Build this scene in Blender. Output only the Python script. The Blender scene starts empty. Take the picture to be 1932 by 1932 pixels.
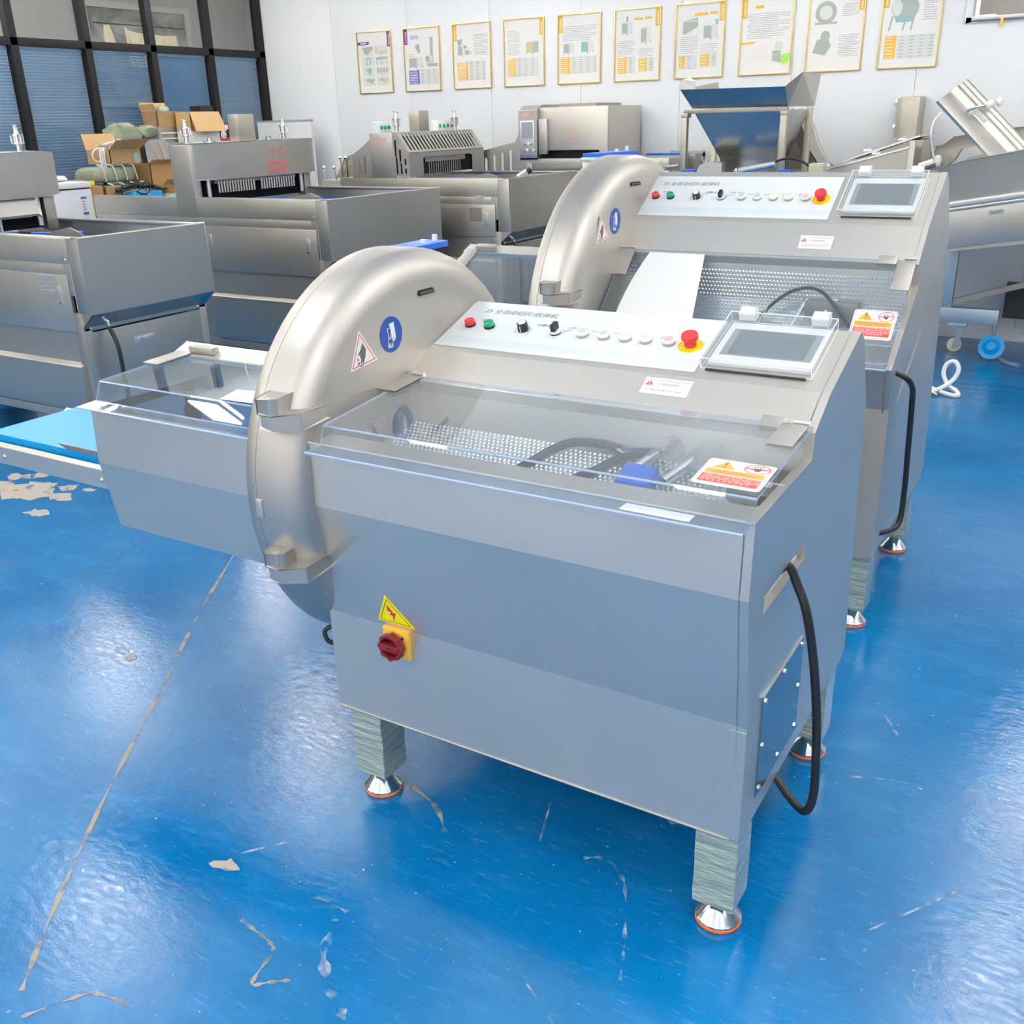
import bpy, bmesh, math, random
from math import sin, cos, pi, radians, atan2, hypot
from mathutils import Vector, Matrix
from mathutils.geometry import tessellate_polygon
random.seed(7)
SC = bpy.context.scene
COL = SC.collection
# ------------------------------------------------------------------ camera, world, light, exposure
cam = bpy.data.objects.new('camera', bpy.data.cameras.new('camera'))
COL.objects.link(cam)
cam.data.sensor_fit = 'HORIZONTAL'; cam.data.sensor_width = 36.0
cam.data.lens = 1834.56 / 1932 * 36.0
cam.data.clip_start = .05; cam.data.clip_end = 200
_r = Vector((.8556, .5170, -.02573)); _d = Vector((.17245, -.33155, -.92754)); _w = Vector((-.48807, .78917, -.37283))
cam.matrix_world = Matrix(((_r.x, -_d.x, -_w.x, .46726), (_r.y, -_d.y, -_w.y, -1.61864), (_r.z, -_d.z, -_w.z, 1.70), (0, 0, 0, 1)))
SC.camera = cam
wd = bpy.data.worlds.new('daylight'); SC.world = wd; wd.use_nodes = True
wd.node_tree.nodes['Background'].inputs[0].default_value = (1.0, .97, .92, 1)
wd.node_tree.nodes['Background'].inputs[1].default_value = 1.5
SC.view_settings.view_transform = 'Standard'; SC.view_settings.look = 'None'
SC.view_settings.gamma = 1; SC.view_settings.use_curve_mapping = False
SC.view_settings.exposure = -0.05
LAMP = 24.0
HC = 3.7          # ceiling height
# ------------------------------------------------------------------ materials
MATS = {}
def mat(name, col, rough=.5, metal=0, emit=0, var=0, vscale=6, bump=0, bscale=40, stretch=None, rot=None, spec=.5, trans=0, ior=1.45, coat=0, rvar=0):
    m = bpy.data.materials.new(name); m.use_nodes = True
    nt = m.node_tree; p = nt.nodes['Principled BSDF']
    c = (*col, 1)
    p.inputs['Base Color'].default_value = c
    p.inputs['Roughness'].default_value = rough
    p.inputs['Metallic'].default_value = metal
    p.inputs['Specular IOR Level'].default_value = spec
    p.inputs['IOR'].default_value = ior
    if trans: p.inputs['Transmission Weight'].default_value = trans
    if coat: p.inputs['Coat Weight'].default_value = coat
    if emit:
        p.inputs['Emission Color'].default_value = c; p.inputs['Emission Strength'].default_value = emit
    if var or bump or rvar:
        tc = nt.nodes.new('ShaderNodeTexCoord'); mp = nt.nodes.new('ShaderNodeMapping')
        nt.links.new(tc.outputs['Object'], mp.inputs[0])
        if stretch: mp.inputs['Scale'].default_value = stretch
        if rot: mp.inputs['Rotation'].default_value = rot
        n = nt.nodes.new('ShaderNodeTexNoise'); n.inputs['Scale'].default_value = vscale; n.inputs['Detail'].default_value = 5
        nt.links.new(mp.outputs[0], n.inputs[0])
        if var:
            mx = nt.nodes.new('ShaderNodeMix'); mx.data_type = 'RGBA'
            mx.inputs[6].default_value = tuple(max(0, x * (1 - var)) for x in col) + (1,)
            mx.inputs[7].default_value = tuple(min(1, x * (1 + var)) for x in col) + (1,)
            nt.links.new(n.outputs[0], mx.inputs[0]); nt.links.new(mx.outputs[2], p.inputs['Base Color'])
        if rvar:
            mr = nt.nodes.new('ShaderNodeMapRange'); mr.inputs[3].default_value = rough - rvar; mr.inputs[4].default_value = rough + rvar
            nt.links.new(n.outputs[0], mr.inputs[0]); nt.links.new(mr.outputs[0], p.inputs['Roughness'])
        if bump:
            n2 = nt.nodes.new('ShaderNodeTexNoise'); n2.inputs['Scale'].default_value = bscale; n2.inputs['Detail'].default_value = 4
            nt.links.new(mp.outputs[0], n2.inputs[0])
            b = nt.nodes.new('ShaderNodeBump'); b.inputs['Strength'].default_value = bump; b.inputs['Distance'].default_value = .01
            nt.links.new(n2.outputs[0], b.inputs['Height']); nt.links.new(b.outputs[0], p.inputs['Normal'])
    MATS[name] = m
    return m
def clear(name, tint, refl=1.0, rough=.02, haze=0.0, hcol=(.8, .85, .9)):
    """thin clear sheet: see-through, with a Fresnel reflection"""
    m = bpy.data.materials.new(name); m.use_nodes = True; nt = m.node_tree; nt.nodes.clear()
    out = nt.nodes.new('ShaderNodeOutputMaterial'); t = nt.nodes.new('ShaderNodeBsdfTransparent'); g = nt.nodes.new('ShaderNodeBsdfGlossy')
    t.inputs[0].default_value = (*tint, 1); g.inputs['Roughness'].default_value = rough
    lw = nt.nodes.new('ShaderNodeLayerWeight'); lw.inputs[0].default_value = .5
    pw = nt.nodes.new('ShaderNodeMath'); pw.operation = 'POWER'; pw.inputs[1].default_value = 4.5; nt.links.new(lw.outputs['Facing'], pw.inputs[0])
    mu = nt.nodes.new('ShaderNodeMath'); mu.operation = 'MULTIPLY_ADD'; mu.inputs[1].default_value = .9 * refl; mu.inputs[2].default_value = .04 * refl; mu.use_clamp = True
    nt.links.new(pw.outputs[0], mu.inputs[0])
    mx = nt.nodes.new('ShaderNodeMixShader'); nt.links.new(mu.outputs[0], mx.inputs[0])
    nt.links.new(t.outputs[0], mx.inputs[1]); nt.links.new(g.outputs[0], mx.inputs[2])
    last = mx
    if haze:
        df = nt.nodes.new('ShaderNodeBsdfDiffuse'); df.inputs[0].default_value = (*hcol, 1)
        m2 = nt.nodes.new('ShaderNodeMixShader'); m2.inputs[0].default_value = haze
        nt.links.new(mx.outputs[0], m2.inputs[1]); nt.links.new(df.outputs[0], m2.inputs[2]); last = m2
    nt.links.new(last.outputs[0], out.inputs[0]); MATS[name] = m
    return m
mat('steel', (.63, .60, .55), .37, .78, var=.05, vscale=3, rvar=.05)
mat('steel_grey', (.48, .47, .44), .36, .85, var=.05, vscale=3, rvar=.05)
mat('steel_fine', (.52, .495, .45), .36, .8, var=.06, vscale=5, rvar=.06, stretch=(1, 1, .1))
mat('steel_dark', (.36, .335, .30), .40, .75, var=.08, vscale=4, rvar=.06)
mat('steel_warm', (.50, .46, .39), .36, .8, var=.08, vscale=4, rvar=.08)
mat('steel_bright', (.70, .70, .69), .30, .75)
mat('steel_mirror', (.36, .38, .40), .08, 1)
mat('hopper_steel', (.40, .41, .42), .22, 1)
mat('blasted', (.47, .448, .415), .42, .8, var=.03, vscale=4)
mat('chrome', (.78, .78, .77), .12, 1)
mat('white_paint', (.80, .82, .84), .4)
mat('panel_white', (.66, .70, .72), .3)
mat('paper', (.80, .80, .80), .7)
mat('black', (.012, .012, .013), .45)
mat('black_gloss', (.015, .015, .017), .25)
mat('dark', (.03, .03, .032), .6)
mat('gap', (.004, .004, .005), .9)
mat('rubber_orange', (.85, .17, .03), .5)
mat('red', (.62, .035, .04), .35)
mat('red_lens', (.70, .02, .03), .12, coat=.5)
mat('green_lens', (.0, .27, .13), .12, coat=.5)
mat('maroon', (.22, .012, .022), .35)
mat('yellow', (.92, .66, .0), .4)
mat('amber', (.90, .52, .08), .4)
mat('warn_yellow', (.93, .80, .0), .35)
mat('orange', (.90, .36, .04), .45)
mat('sign_red', (.78, .08, .06), .45)
mat('sign_blue', (.0, .05, .30), .35)
mat('pink', (.85, .38, .42), .35)
mat('cream_key', (.86, .76, .42), .35)
mat('mint', (.52, .64, .58), .35)
mat('grey_key', (.47, .51, .52), .35)
mat('ivory', (.80, .81, .77), .35)
mat('taupe', (.38, .37, .31), .4)
mat('ink', (.10, .10, .11), .6)
mat('ink_grey', (.33, .34, .36), .6)
mat('line_blue', (.36, .52, .72), .5)
mat('display', (.13, .17, .20), .18)
mat('display_rim', (.27, .30, .33), .25)
mat('bezel', (.78, .82, .85), .3)
mat('blue_plastic', (.0, .11, .62), .35)
mat('blue_belt', (.0, .30, .68), .35, var=.05)
mat('blue_trough', (.005, .09, .42), .35)
mat('acrylic_edge', (.58, .72, .90), .15, trans=.35)
mat('film_grey', (.46, .52, .43), .16, .35, var=.35, vscale=3.5, bump=1.0, bscale=11, stretch=(1.3, 1.3, 6), rot=(.35, .42, 0), coat=1)
mat('carton', (.42, .25, .11), .8, var=.15, vscale=9)
mat('carton_light', (.56, .37, .18), .8, var=.08, vscale=9)
mat('carton_taped', (.36, .23, .12), .35, var=.25, vscale=14)
mat('olive_cloth', (.24, .27, .20), .6, var=.25, vscale=7, bump=.6, bscale=9)
mat('strap', (.62, .64, .55), .6)
mat('rope', (.50, .36, .16), .8)
mat('bag_grey', (.27, .28, .30), .45)
mat('cord_white', (.80, .80, .78), .5)
mat('cable', (.014, .015, .018), .42)
mat('sky_box', (.03, .33, .70), .4)
mat('label_blue', (.03, .15, .45), .5)
mat('gold', (.62, .46, .15), .30, .85)
mat('poster_gold', (.76, .46, .07), .6)
mat('poster_purple', (.14, .04, .28), .6)
mat('poster_violet', (.12, .11, .48), .6)
mat('poster_steel', (.36, .41, .38), .6)
mat('poster_pale', (.66, .69, .68), .6)
mat('poster_sand', (.55, .50, .30), .6)
mat('poster_teal', (.25, .45, .45), .6)
mat('poster_lime', (.35, .70, .12), .6)
mat('poster_rose', (.82, .70, .68), .6)
mat('frame_black', (.010, .011, .013), .6, spec=.25)
mat('blind_blue', (.30, .55, .84), .5)
mat('blind_mid', (.16, .40, .72), .45)
mat('office_wall', (.42, .41, .38), .9)
mat('mat_board', (.50, .48, .42), .8)
mat('cream_tone', (.80, .66, .46), .8)
mat('ceiling_white', (.88, .87, .85), .9)
mat('wall_panel', (.79, .815, .86), .45)
mat('wheel_cream', (.75, .70, .45), .5)
mat('blue_foot', (.0, .30, .72), .35)
mat('zinc', (.40, .50, .58), .4, .8)
mat('beige_block', (.62, .55, .40), .6)
mat('red_print', (.62, .16, .14), .5)
mat('rose_print', (.60, .36, .33), .5)
mat('copper', (.70, .30, .16), .35, .8)
mat('wire_blue', (.02, .12, .55), .4)
mat('wire_yellow', (.75, .72, .10), .4)
mat('lamp', (1, .955, .87), .5, emit=LAMP)
mat('ceiling_fill', (1, .955, .87), .5, emit=LAMP * 3)  # extra upward glow added to brighten the ceiling
clear('acrylic', (.90, .93, .955), 1.15, .015, .035, (.75, .82, .92))
clear('glass', (.96, .97, .97), .9, .01)
clear('glass_cover', (.97, .975, .98), .8, .03, .05, (.9, .92, .94))
clear('plastic_film', (.90, .93, .95), 1.8, .12, .16, (.8, .85, .92))
def bump_steel():
    m = MATS['steel_bright'].copy(); m.name = 'steel_dimple'; MATS['steel_dimple'] = m
bump_steel()
def floor_mat():
    m = bpy.data.materials.new('floor_epoxy'); m.use_nodes = True; nt = m.node_tree; N = nt.nodes; L = nt.links
    p = N['Principled BSDF']
    tc = N.new('ShaderNodeTexCoord')
    def noise(scale, detail=6, rough=.6, st=None, dist=0):
        n = N.new('ShaderNodeTexNoise'); n.inputs['Scale'].default_value = scale; n.inputs['Detail'].default_value = detail
        n.inputs['Roughness'].default_value = rough; n.inputs['Distortion'].default_value = dist
        if st:
            mp = N.new('ShaderNodeMapping'); mp.inputs['Scale'].default_value = st[0]; mp.inputs['Rotation'].default_value = (0, 0, st[1])
            L.new(tc.outputs['Object'], mp.inputs[0]); L.new(mp.outputs[0], n.inputs[0])
        else: L.new(tc.outputs['Object'], n.inputs[0])
        return n.outputs[0]
    def ramp(src, a, b, ca, cb):
        r = N.new('ShaderNodeValToRGB'); r.color_ramp.elements[0].position = a; r.color_ramp.elements[1].position = b
        r.color_ramp.elements[0].color = (*ca, 1); r.color_ramp.elements[1].color = (*cb, 1)
        L.new(src, r.inputs[0]); return r.outputs[0]
    def mix(f, a, b):
        x = N.new('ShaderNodeMix'); x.data_type = 'RGBA'
        L.new(f, x.inputs[0]); L.new(a, x.inputs[6])
        if isinstance(b, tuple): x.inputs[7].default_value = (*b, 1)
        else: L.new(b, x.inputs[7])
        return x.outputs[2]
    k = (0, 0, 0); w = (1, 1, 1)
    base = ramp(noise(1.1, 7, .62), .32, .70, (.0003, .105, .30), (.002, .158, .40))
    c = mix(ramp(noise(3.5, 8, .7, ((1, 3, 1), .5)), .50, .78, k, (.75, .75, .75)), base, (.02, .19, .46))
    c = mix(ramp(noise(14, 8, .75, ((1, 5, 1), -.35)), .56, .78, k, (.45, .45, .45)), c, (.16, .36, .66))
    c = mix(ramp(noise(22, 8, .8, ((4, .5, 1), .2)), .62, .80, k, (.40, .40, .40)), c, (.35, .48, .66))
    c = mix(ramp(noise(46, 3, .6), .70, .75, k, (.7, .7, .7)), c, (.55, .52, .45))
    L.new(c, p.inputs['Base Color'])
    rr = N.new('ShaderNodeMapRange'); rr.inputs[3].default_value = .05; rr.inputs[4].default_value = .13
    L.new(noise(5, 7, .7), rr.inputs[0]); L.new(rr.outputs[0], p.inputs['Roughness'])
    p.inputs['Specular IOR Level'].default_value = .42
    b = N.new('ShaderNodeBump'); b.inputs['Strength'].default_value = .075; b.inputs['Distance'].default_value = .012
    L.new(noise(26, 6, .65, ((1, 2, 1), .4), .6), b.inputs['Height'])
    b2 = N.new('ShaderNodeBump'); b2.inputs['Strength'].default_value = .03; b2.inputs['Distance'].default_value = .05
    L.new(noise(5, 3, .5), b2.inputs['Height']); L.new(b.outputs[0], b2.inputs['Normal']); L.new(b2.outputs[0], p.inputs['Normal'])
    MATS['floor'] = m
floor_mat()
def marked(name, col, thr=.5, scale=30, rough=.5):
    """worn mark: noise-broken coat over the floor"""
    m = bpy.data.materials.new(name); m.use_nodes = True; nt = m.node_tree; p = nt.nodes['Principled BSDF']
    p.inputs['Base Color'].default_value = (*col, 1); p.inputs['Roughness'].default_value = rough
    tc = nt.nodes.new('ShaderNodeTexCoord'); n = nt.nodes.new('ShaderNodeTexNoise'); n.inputs['Scale'].default_value = scale; n.inputs['Detail'].default_value = 5
    nt.links.new(tc.outputs['Object'], n.inputs[0])
    r = nt.nodes.new('ShaderNodeMapRange'); r.inputs[1].default_value = thr - .08; r.inputs[2].default_value = thr + .12; r.inputs[4].default_value = .8
    nt.links.new(n.outputs[0], r.inputs[0]); nt.links.new(r.outputs[0], p.inputs['Alpha']); MATS[name] = m
marked('scuff_pale', (.45, .58, .78), .52, 22)
marked('scuff_tan', (.42, .38, .30), .42, 16)
marked('chip_tan', (.55, .49, .42), .30, 14, .8)
marked('scuff_dark', (.02, .10, .26), .45, 16)
def painting_mat():
    m = mat('ink_painting', (.33, .33, .31), .8)
    nt = m.node_tree; p = nt.nodes['Principled BSDF']; tc = nt.nodes.new('ShaderNodeTexCoord')
    mp = nt.nodes.new('ShaderNodeMapping'); mp.inputs['Scale'].default_value = (1, 2.2, 3.2)
    n = nt.nodes.new('ShaderNodeTexNoise'); n.inputs['Scale'].default_value = 1.3; n.inputs['Detail'].default_value = 8; n.inputs['Distortion'].default_value = .8
    r = nt.nodes.new('ShaderNodeValToRGB'); r.color_ramp.elements[0].position = .38; r.color_ramp.elements[1].position = .62
    r.color_ramp.elements[0].color = (.17, .17, .16, 1); r.color_ramp.elements[1].color = (.40, .39, .36, 1)
    nt.links.new(tc.outputs['Object'], mp.inputs[0]); nt.links.new(mp.outputs[0], n.inputs[0]); nt.links.new(n.outputs[0], r.inputs[0]); nt.links.new(r.outputs[0], p.inputs['Base Color'])
painting_mat()
# ------------------------------------------------------------------ mesh helpers
BASE = [Vector((0, 0, 0))]
class M:
    """collects shapes (through the frame T) and links them as ONE mesh object"""
    def __init__(s, T=None): s.v = []; s.f = []; s.mi = []; s.m = 0; s.T = T or Matrix()
    def add(s, vs, fs):
        o = len(s.v); s.v += [s.T @ Vector((p[0], p[1], p[2] if len(p) > 2 else 0)) for p in vs]
        s.f += [[o + i for i in f] for f in fs]; s.mi += [s.m] * len(fs); return s
    def poly(s, pts): return s.add(pts, [list(range(len(pts)))])
    def box(s, x0, x1, y0, y1, z0, z1):
        return s.add([(x, y, z) for z in (z0, z1) for y in (y0, y1) for x in (x0, x1)], [(0, 2, 3, 1), (4, 5, 7, 6), (0, 1, 5, 4), (2, 6, 7, 3), (0, 4, 6, 2), (1, 3, 7, 5)])
    def prism(s, poly, axis, a, b):
        def P(q, t): return (t, q[0], q[1]) if axis == 'x' else (q[0], t, q[1]) if axis == 'y' else (q[0], q[1], t)
        n = len(poly)
        ar = sum(poly[i][0] * poly[(i + 1) % n][1] - poly[(i + 1) % n][0] * poly[i][1] for i in range(n))
        if (ar < 0) != (axis == 'y'): poly = poly[::-1]
        vs = [P(q, a) for q in poly] + [P(q, b) for q in poly]
        fs = [(i, (i + 1) % n, n + (i + 1) % n, n + i) for i in range(n)]
        for t in tessellate_polygon([[Vector((q[0], q[1], 0)) for q in poly]]):
            fs.append(tuple(t)); fs.append(tuple(n + i for i in reversed(t)))
        return s.add(vs, fs)
    def plate(s, outer, holes, t, c0=0):
        """flat sheet in the xy plane of the frame from c0 to c0+t with holes cut out"""
        loops = [outer] + list(holes); vs = []; fs = []; st = []
        for L in loops: st.append(len(vs)); vs += [(p[0], p[1], c0) for p in L]
        n = len(vs); vs += [(p[0], p[1], c0 + t) for L in loops for p in L]
        for a in tessellate_polygon([[Vector((p[0], p[1], 0)) for p in L] for L in loops]):
            fs.append(tuple(reversed(a))); fs.append(tuple(n + i for i in a))
        for L, o in zip(loops, st):
            k = len(L)
            for i in range(k): fs.append((o + i, o + (i + 1) % k, n + o + (i + 1) % k, n + o + i))
        return s.add(vs, fs)
    def cyl(s, p, q, r, n=16, r2=None):
        p = Vector(p); q = Vector(q); r2 = r if r2 is None else r2; d = (q - p).normalized()
        u = d.orthogonal().normalized(); w = d.cross(u)
        vs = [p + (u * cos(2 * pi * i / n) + w * sin(2 * pi * i / n)) * r for i in range(n)] + [q + (u * cos(2 * pi * i / n) + w * sin(2 * pi * i / n)) * r2 for i in range(n)]
        return s.add(vs, [(i, (i + 1) % n, n + (i + 1) % n, n + i) for i in range(n)] + [list(range(n - 1, -1, -1)), list(range(n, 2 * n))])
    def lathe(s, c, ax, prof, n=32):
        """prof: (radius, height along ax)"""
        c = Vector(c); d = Vector(ax).normalized(); u = Vector((0, 0, 1)) if abs(d.z) < .9 else Vector((1, 0, 0)); u = (u - d * u.dot(d)).normalized(); w = d.cross(u)
        vs = []; fs = []
        for r, h in prof:
            vs += [c + d * h + (u * cos(2 * pi * i / n) + w * sin(2 * pi * i / n)) * r for i in range(n)]
        for k in range(len(prof) - 1):
            for i in range(n): fs.append((k * n + i, k * n + (i + 1) % n, (k + 1) * n + (i + 1) % n, (k + 1) * n + i))
        if prof[0][0] > 1e-5: fs.append(list(range(n - 1, -1, -1)))
        if prof[-1][0] > 1e-5: fs.append([(len(prof) - 1) * n + i for i in range(n)])
        return s.add(vs, fs)
    def tube(s, pts, r, n=8, sub=6, r2=None):
        P = [Vector(p) for p in pts]
        if sub > 1 and len(P) > 2:
            Q = []
            for i in range(len(P) - 1):
                a = P[max(i - 1, 0)]; b = P[i]; c = P[i + 1]; e = P[min(i + 2, len(P) - 1)]
                for k in range(sub):
                    t = k / sub
                    Q.append(.5 * ((2 * b) + (c - a) * t + (2 * a - 5 * b + 4 * c - e) * t * t + (3 * b - a - 3 * c + e) * t ** 3))
            P = Q + [P[-1]]
        vs = []; fs = []; u = None; m = len(P)
        for i, p in enumerate(P):
            d = (P[min(i + 1, m - 1)] - P[max(i - 1, 0)]).normalized()
            u = d.orthogonal().normalized() if u is None else (u - d * u.dot(d)).normalized()
            w = d.cross(u); rr = r if r2 is None else r + (r2 - r) * i / (m - 1)
            vs += [p + (u * cos(2 * pi * k / n) + w * sin(2 * pi * k / n)) * rr for k in range(n)]
        for i in range(m - 1):
            for k in range(n): fs.append((i * n + k, i * n + (k + 1) % n, (i + 1) * n + (k + 1) % n, (i + 1) * n + k))
        fs.append(list(range(n - 1, -1, -1))); fs.append([(m - 1) * n + k for k in range(n)])
        return s.add(vs, fs)
    def text(s, body, size, x=0, y=0, align='LEFT', shear=0, c=0, rot=0, sx=1):
        cu = bpy.data.curves.new('t', 'FONT'); cu.body = body; cu.size = size; cu.align_x = align; cu.align_y = 'CENTER'; cu.shear = shear; cu.resolution_u = 2
        ob = bpy.data.objects.new('t', cu); COL.objects.link(ob)
        me = bpy.data.meshes.new_from_object(ob.evaluated_get(bpy.context.evaluated_depsgraph_get()))
        ca, sa = cos(rot), sin(rot)
        s.add([(x + ca * v.co.x * sx - sa * v.co.y, y + sa * v.co.x * sx + ca * v.co.y, c) for v in me.vertices], [list(p.vertices) for p in me.polygons])
        bpy.data.objects.remove(ob); bpy.data.curves.remove(cu); bpy.data.meshes.remove(me); return s
    def mesh(s, name, mats, bevel=0, smooth=30):
        me = bpy.data.meshes.new(name); b = BASE[0]
        me.from_pydata([tuple(p - b) for p in s.v], [], s.f)
        for k in (mats if isinstance(mats, (list, tuple)) else [mats]): me.materials.append(MATS[k])
        me.polygons.foreach_set('material_index', s.mi)
        if bevel:
            bm = bmesh.new(); bm.from_mesh(me); bmesh.ops.remove_doubles(bm, verts=bm.verts, dist=1e-5)
            ed = [e for e in bm.edges if len(e.link_faces) == 2 and e.calc_face_angle(0) > .5]
            bmesh.ops.bevel(bm, geom=ed, offset=bevel, segments=2, affect='EDGES', clamp_overlap=True, profile=.6)
            bm.to_mesh(me); bm.free()
        me.validate(); me.update()
        if smooth:
            me.polygons.foreach_set('use_smooth', [True] * len(me.polygons)); me.set_sharp_from_angle(angle=radians(smooth))
        return me
    def build(s, name, mats, parent=None, bevel=0, smooth=30, label=None, kind=None, cat=None, group=None):
        o = bpy.data.objects.new(name, s.mesh(name, mats, bevel, smooth)); COL.objects.link(o)
        if parent: o.parent = parent
        else: o.location = BASE[0]
        tag(o, label, cat, group, kind); return o
def tag(o, label=None, cat=None, group=None, kind=None):
    if label: o['label'] = label
    if cat: o['category'] = cat
    if group: o['group'] = group
    if kind: o['kind'] = kind
    return o
def thing(name, label, cat, loc, group=None):
    o = bpy.data.objects.new(name, None); o.empty_display_size = .1; COL.objects.link(o)
    o.location = loc; BASE[0] = Vector(loc); return tag(o, label, cat, group)
def world(): BASE[0] = Vector((0, 0, 0))
def single(m, name, mats, label, cat, loc=None, bevel=0, smooth=30, group=None):
    """a thing that is one mesh"""
    BASE[0] = Vector(loc) if loc else Vector((0, 0, 0))
    o = m.build(name, mats, None, bevel, smooth, label, None, cat, group); world(); return o
def inst(me, name, parent, loc, rot=None):
    o = bpy.data.objects.new(name, me); COL.objects.link(o); o.parent = parent; o.location = Vector(loc) - BASE[0]
    if rot: o.rotation_euler = rot
    return o
def frame(o, u, v):
    u = Vector(u).normalized(); v = Vector(v); v = (v - u * v.dot(u)).normalized(); n = u.cross(v)
    return Matrix(((u.x, v.x, n.x, o[0]), (u.y, v.y, n.y, o[1]), (u.z, v.z, n.z, o[2]), (0, 0, 0, 1)))
def rrect(x0, y0, x1, y1, r, n=4):
    P = []
    for cx, cy, a in ((x1 - r, y1 - r, 0), (x0 + r, y1 - r, 90), (x0 + r, y0 + r, 180), (x1 - r, y0 + r, 270)):
        P += [(cx + r * cos(radians(a + 90 * i / n)), cy + r * sin(radians(a + 90 * i / n))) for i in range(n + 1)]
    return P
def circ(x, y, r, n=24, ry=None): return [(x + r * cos(2 * pi * i / n), y + (ry or r) * sin(2 * pi * i / n)) for i in range(n)]
def unit_mesh(fn, name, mats, **k):
    b = BASE[0]; BASE[0] = Vector((0, 0, 0)); m = M(); fn(m); me = m.mesh(name, mats, **k); BASE[0] = b; return me
SCREW_Y = unit_mesh(lambda m: m.lathe((0, 0, 0), (0, -1, 0), [(.007, 0), (.007, .002), (.004, .005), (0, .006)], 10), 'screw', 'chrome')
SCREW_X = unit_mesh(lambda m: m.lathe((0, 0, 0), (1, 0, 0), [(.007, 0), (.007, .002), (.004, .005), (0, .006)], 10), 'screw', 'chrome')
# ------------------------------------------------------------------ the room
WY = 6.867; WX = -7.75
world()
m = M(); m.box(-9.2, 11.0, -7.0, 8.2, -.1, 0); FLOOR = m.build('floor', 'floor', kind='structure')
m = M(); m.box(-9.2, 11.0, -7.0, 8.2, HC, HC + .1); m.build('ceiling', 'ceiling_white', kind='structure')
m = M(); m.box(10.9, 11.0, -7, WY, 0, HC); m.build('wall_right', 'wall_panel', kind='structure')
m = M(); m.box(WX, 11.0, WY + .012, WY + .14, 0, 2.29); m.box(WX, -.76, WY + .012, WY + .14, 2.29, HC); m.box(.74, 11, WY + .012, WY + .14, 2.29, HC)
WALLB = m.build('wall_back', 'wall_panel', kind='structure')
px0 = WX + .02; k = 0
while px0 < 10.9:            # sandwich panels with a fine joint between them
    x1 = min(px0 + .95, 10.9)
    m = M()
    if x1 < -.76 or px0 > .74: m.box(px0 + .0015, x1 - .0015, WY, WY + .012, 0.08, HC)
    else:
        m.box(px0 + .0015, x1 - .0015, WY, WY + .012, 0.08, 2.275)
        if px0 < -.76: m.box(px0 + .0015, -.76, WY, WY + .012, 2.275, HC)
        if x1 > .74: m.box(.74, x1 - .0015, WY, WY + .012, 2.275, HC)
    m.build('wall_panel', 'wall_panel', WALLB, bevel=.001); px0 = x1
m = M(); m.box(WX, 10.9, WY - .012, WY, 0, .08); m.build('baseboard_back', 'white_paint', kind='structure')
# window in the back wall, top right of the photograph
w6 = M(); w6.box(-.78, .76, WY - .02, WY + .1, 2.275, 2.315); w6.box(-.78, -.735, WY - .02, WY + .1, 2.275, HC); w6.box(.72, .76, WY - .02, WY + .1, 2.275, HC)
W6 = w6.build('window_6', 'white_paint', kind='structure', bevel=.004)
m = M(); m.box(-.735, .72, WY + .05, WY + .06, 2.315, HC); m.build('pane', 'glass', W6)
m = M(); m.box(-.735, .72, WY + .06, WY + .34, 2.29, 2.315); m.build('sill', 'beige_block', W6)
m = M(); m.box(-.735, .72, WY + .30, WY + .34, 2.315, HC); m.build('outer_screen', 'steel_dark', W6)
m = M(); m.box(-.545, -.525, WY - .023, WY - .02, 2.24, 2.30); m.build('tape_strip', 'amber', W6)
# glazed partition on the left: dark posts, clear panes above, blue blinds below
posts = [6.83 - .722 * i for i in range(0, 15)]
t = M(); t.box(WX - .05, WX, -7, WY, 0, .12); t.build('wall_left', 'frame_black', kind='structure')
for i, y in enumerate(posts):
    m = M(); m.box(WX - .06, WX + .02, y - .035, y + .035, .12, HC); m.build('trim_%d' % (i + 1), 'frame_black', kind='structure', bevel=.003)
m = M(); m.box(WX - .06, WX + .02, -3.4, WY, 2.395, 2.46); m.build('trim_20', 'frame_black', kind='structure', bevel=.003)
m = M(); m.box(WX - .06, WX + .02, -3.4, WY, .12, .18); m.build('trim_21', 'frame_black', kind='structure', bevel=.003)
m = M(); m.box(WX - .06, WX + .02, -7, posts[-1], .12, HC); m.build('wall_left_end', 'office_wall', kind='structure')
for i in range(len(posts) - 1):
    y1, y0 = posts[i] - .035, posts[i + 1] + .035
    m = M(); m.box(WX - .03, WX - .024, y0, y1, 2.46, HC)
    W = m.build('window_%d' % (i + 7), 'glass', kind='structure')
    m = M(); m.box(WX - .03, WX - .024, y0, y1, .18, 2.395); m.build('pane', 'glass', W)
    if i < 7:
        m = M(); dy = .02 if i != 1 else .0
        z = 2.37 if i != 1 else 2.37
        while z > .4:
            tl = .010 if i != 1 else .0125
            m.add([(WX - .075, y0, z - tl), (WX - .075, y1, z - tl), (WX - .055, y1, z + tl * .8), (WX - .055, y0, z + tl * .8)], [(0, 1, 2, 3)])
            z -= .025
        m.build('blind', 'blind_blue' if i != 1 else 'blind_mid', W, kind='stuff', smooth=0)
        m = M(); m.box(WX - .085, WX - .045, y0, y1, 2.368, 2.392); m.build('blind_rail', 'blind_mid', W)
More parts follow.
